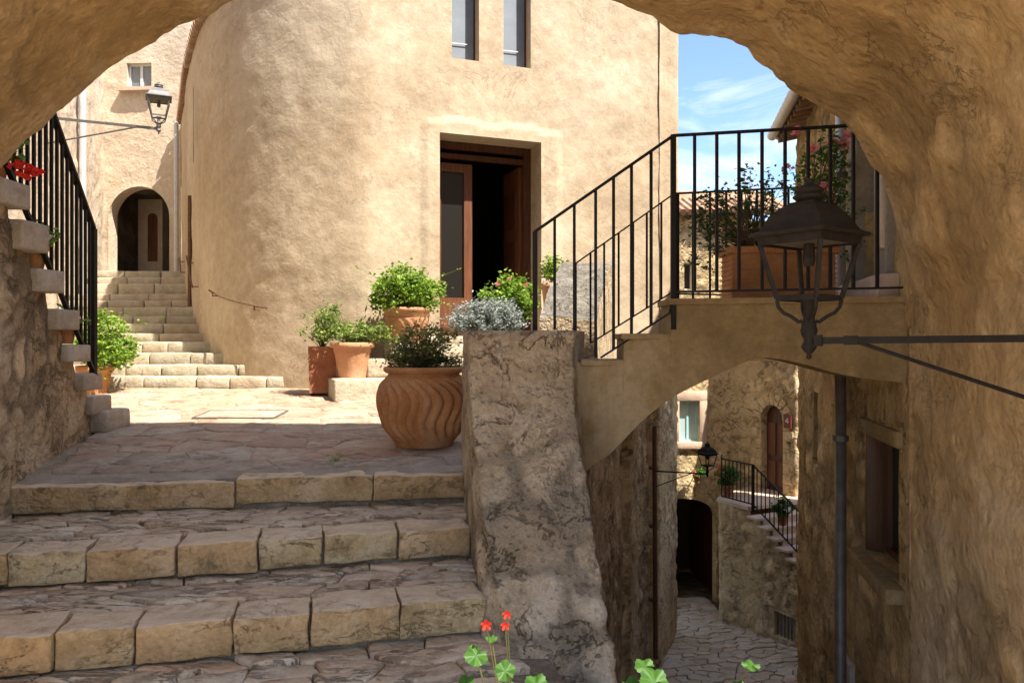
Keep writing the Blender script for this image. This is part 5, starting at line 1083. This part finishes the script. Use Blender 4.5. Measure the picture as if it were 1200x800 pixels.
# foreground geraniums
def lobed(mb, p, nrm_, r, rnd, lobes=5):
    nrm_ = Vector(nrm_).normalized(); a = Vector((1, 0, 0)) if abs(nrm_.x) < .9 else Vector((0, 1, 0)); x = (a - nrm_ * a.dot(nrm_)).normalized(); y = nrm_.cross(x); ph = rnd.uniform(0, 6.28); vs = [tuple(Vector(p))]; n = 40
    for ring_, f in ((.5, .5), (1., 1.)):
        for k in range(n):
            w = 2 * math.pi * k / n; g_ = 1 - .85 * math.exp(-((w - math.pi * 0) / .16) ** 2) if k < n / 2 else 1 - .85 * math.exp(-((w - 2 * math.pi) / .16) ** 2)
            rr_ = r * f * (.84 + .16 * abs(math.cos(lobes * w / 2)) + (.05 * math.cos(w * 20) if ring_ == 1. else 0)) * (g_ if ring_ == 1. else (.3 + .7 * g_))
            up = r * (.12 * math.cos(lobes * w) * f - .12 * f * f + .16 * f)
            q = Vector(p) + x * rr_ * math.cos(w + ph) + y * rr_ * math.sin(w + ph) + nrm_ * up; vs.append(tuple(q))
    fs = [(0, 1 + k, 1 + (k + 1) % n) for k in range(n)] + [(1 + k, 1 + n + k, 1 + n + (k + 1) % n, 1 + (k + 1) % n) for k in range(n)]
    mb.add(vs, fs)
def geranium(c, lab, lv, fl, seed, leafm='leafg'):
    rn = random.Random(seed); t = thing('geranium', lab, 'potted plant', c)
    pot(t, c, [(.07, 0), (.095, .15), (.11, .155), (.11, .19), (.1, .19), (.09, .14)], 'terra', 24); soil(t, (c[0], c[1], c[2] + .16), .09); b = Vector((c[0], c[1], c[2] + .16))
    for (px, py, Y, r, nn_) in lv:
        p = P(px, py, Y); q = MB(); m1 = b.lerp(p, .6) + Vector((0, 0, .03)); q.tube([b, m1, p], [.004, .003, .002], 6, cap=False); q.build('stem', 'stem', t)
        q = MB(); lobed(q, p, nn_, r, rn); q.build('leaf', leafm, t, smooth=True)
    for (px, py, Y, fs2) in fl:
        p = P(px, py, Y); q = MB(); q.tube([b, b.lerp(p, .5) + Vector((0, 0, .04)), p - Vector((0, 0, .006))], [.003, .002, .0015], 6, cap=False); q.build('flower_stem', 'stem', t)
        q = MB()
        for k in range(5):
            w = 2 * math.pi * k / 5 + .4; d = Vector((math.cos(w), -.35, math.sin(w))).normalized(); sd = Vector((-math.sin(w), 0, math.cos(w))); L_ = fs2
            v = [p, p + d * L_ * .5 + sd * L_ * .28, p + d * L_ * .9 + sd * L_ * .22 + Vector((0, -.003, 0)), p + d * L_ + Vector((0, -.004, 0)), p + d * L_ * .9 - sd * L_ * .22 + Vector((0, -.003, 0)), p + d * L_ * .5 - sd * L_ * .28]
            q.add([tuple(x) for x in v], [(0, 1, 2, 3), (0, 3, 4, 5)])
        q.build('flower', 'red', t)
M['leafg'] = mat_leaf('leaf_geranium', (.03, .095, .01), (.065, .15, .02), .25)
geranium((.02, 2.35, -1.66), 'red geranium with lobed green leaves rising at the foot of the parapet', [(558, 768, 2.1, .034, (.1, -.6, .8)), (592, 786, 2.1, .03, (.3, -.8, .5)), (628, 803, 2.05, .036, (-.2, -.5, .9)), (576, 748, 2.2, .018, (0, -.3, 1)), (545, 802, 2.1, .03, (-.4, -.5, .8)), (600, 812, 2.0, .03, (0, -.5, .8))], [(570, 731, 2.1, .017), (594, 719, 2.15, .014), (592, 732, 2.12, .014)], 1)
geranium((.40, 2.35, -1.66), 'green vine-like geranium leaves at the bottom edge, right of the parapet', [(756, 781, 2.0, .030, (0, -.35, 1)), (767, 799, 1.95, .042, (.1, -.5, .9)), (742, 803, 2.0, .03, (-.2, -.4, .9)), (780, 806, 2.0, .03, (.3, -.4, .9)), (880, 780, 2.1, .026, (.1, -.15, 1)), (866, 803, 2.1, .02, (-.2, -.3, 1))], [], 2)

# drain cover
a = P(283, 485, 7.7); Yc = 8.0; q = MB(); cx = (283 - 600) / F * Yc
dc = thing('drain_cover', 'rectangular paved drain cover with a thin metal rim in the courtyard', 'drain cover', (cx, Yc, LZ(Yc)))
z = LZ(Yc) + .012
def slab(mb, x0, x1, y0, y1, z0, z1):
    mb.add([(x, y, (z1 if u else z0) + LZ(y) - LZ(Yc)) for u in (0, 1) for x, y in ((x0, y0), (x1, y0), (x1, y1), (x0, y1))], [(3, 2, 1, 0), (4, 5, 6, 7), (0, 1, 5, 4), (1, 2, 6, 5), (2, 3, 7, 6), (3, 0, 4, 7)])
q = MB(); slab(q, cx - .40, cx + .40, Yc - .22, Yc + .22, z - .03, z + .0); q.build('plate', 'flag', dc)
q = MB(); slab(q, cx - .42, cx + .42, Yc - .24, Yc - .222, z - .03, z + .004); slab(q, cx - .42, cx + .42, Yc + .222, Yc + .24, z - .03, z + .004); slab(q, cx - .42, cx - .402, Yc - .222, Yc + .222, z - .03, z + .004); slab(q, cx + .402, cx + .42, Yc - .222, Yc + .222, z - .03, z + .004); q.build('rim', 'pipe', dc)
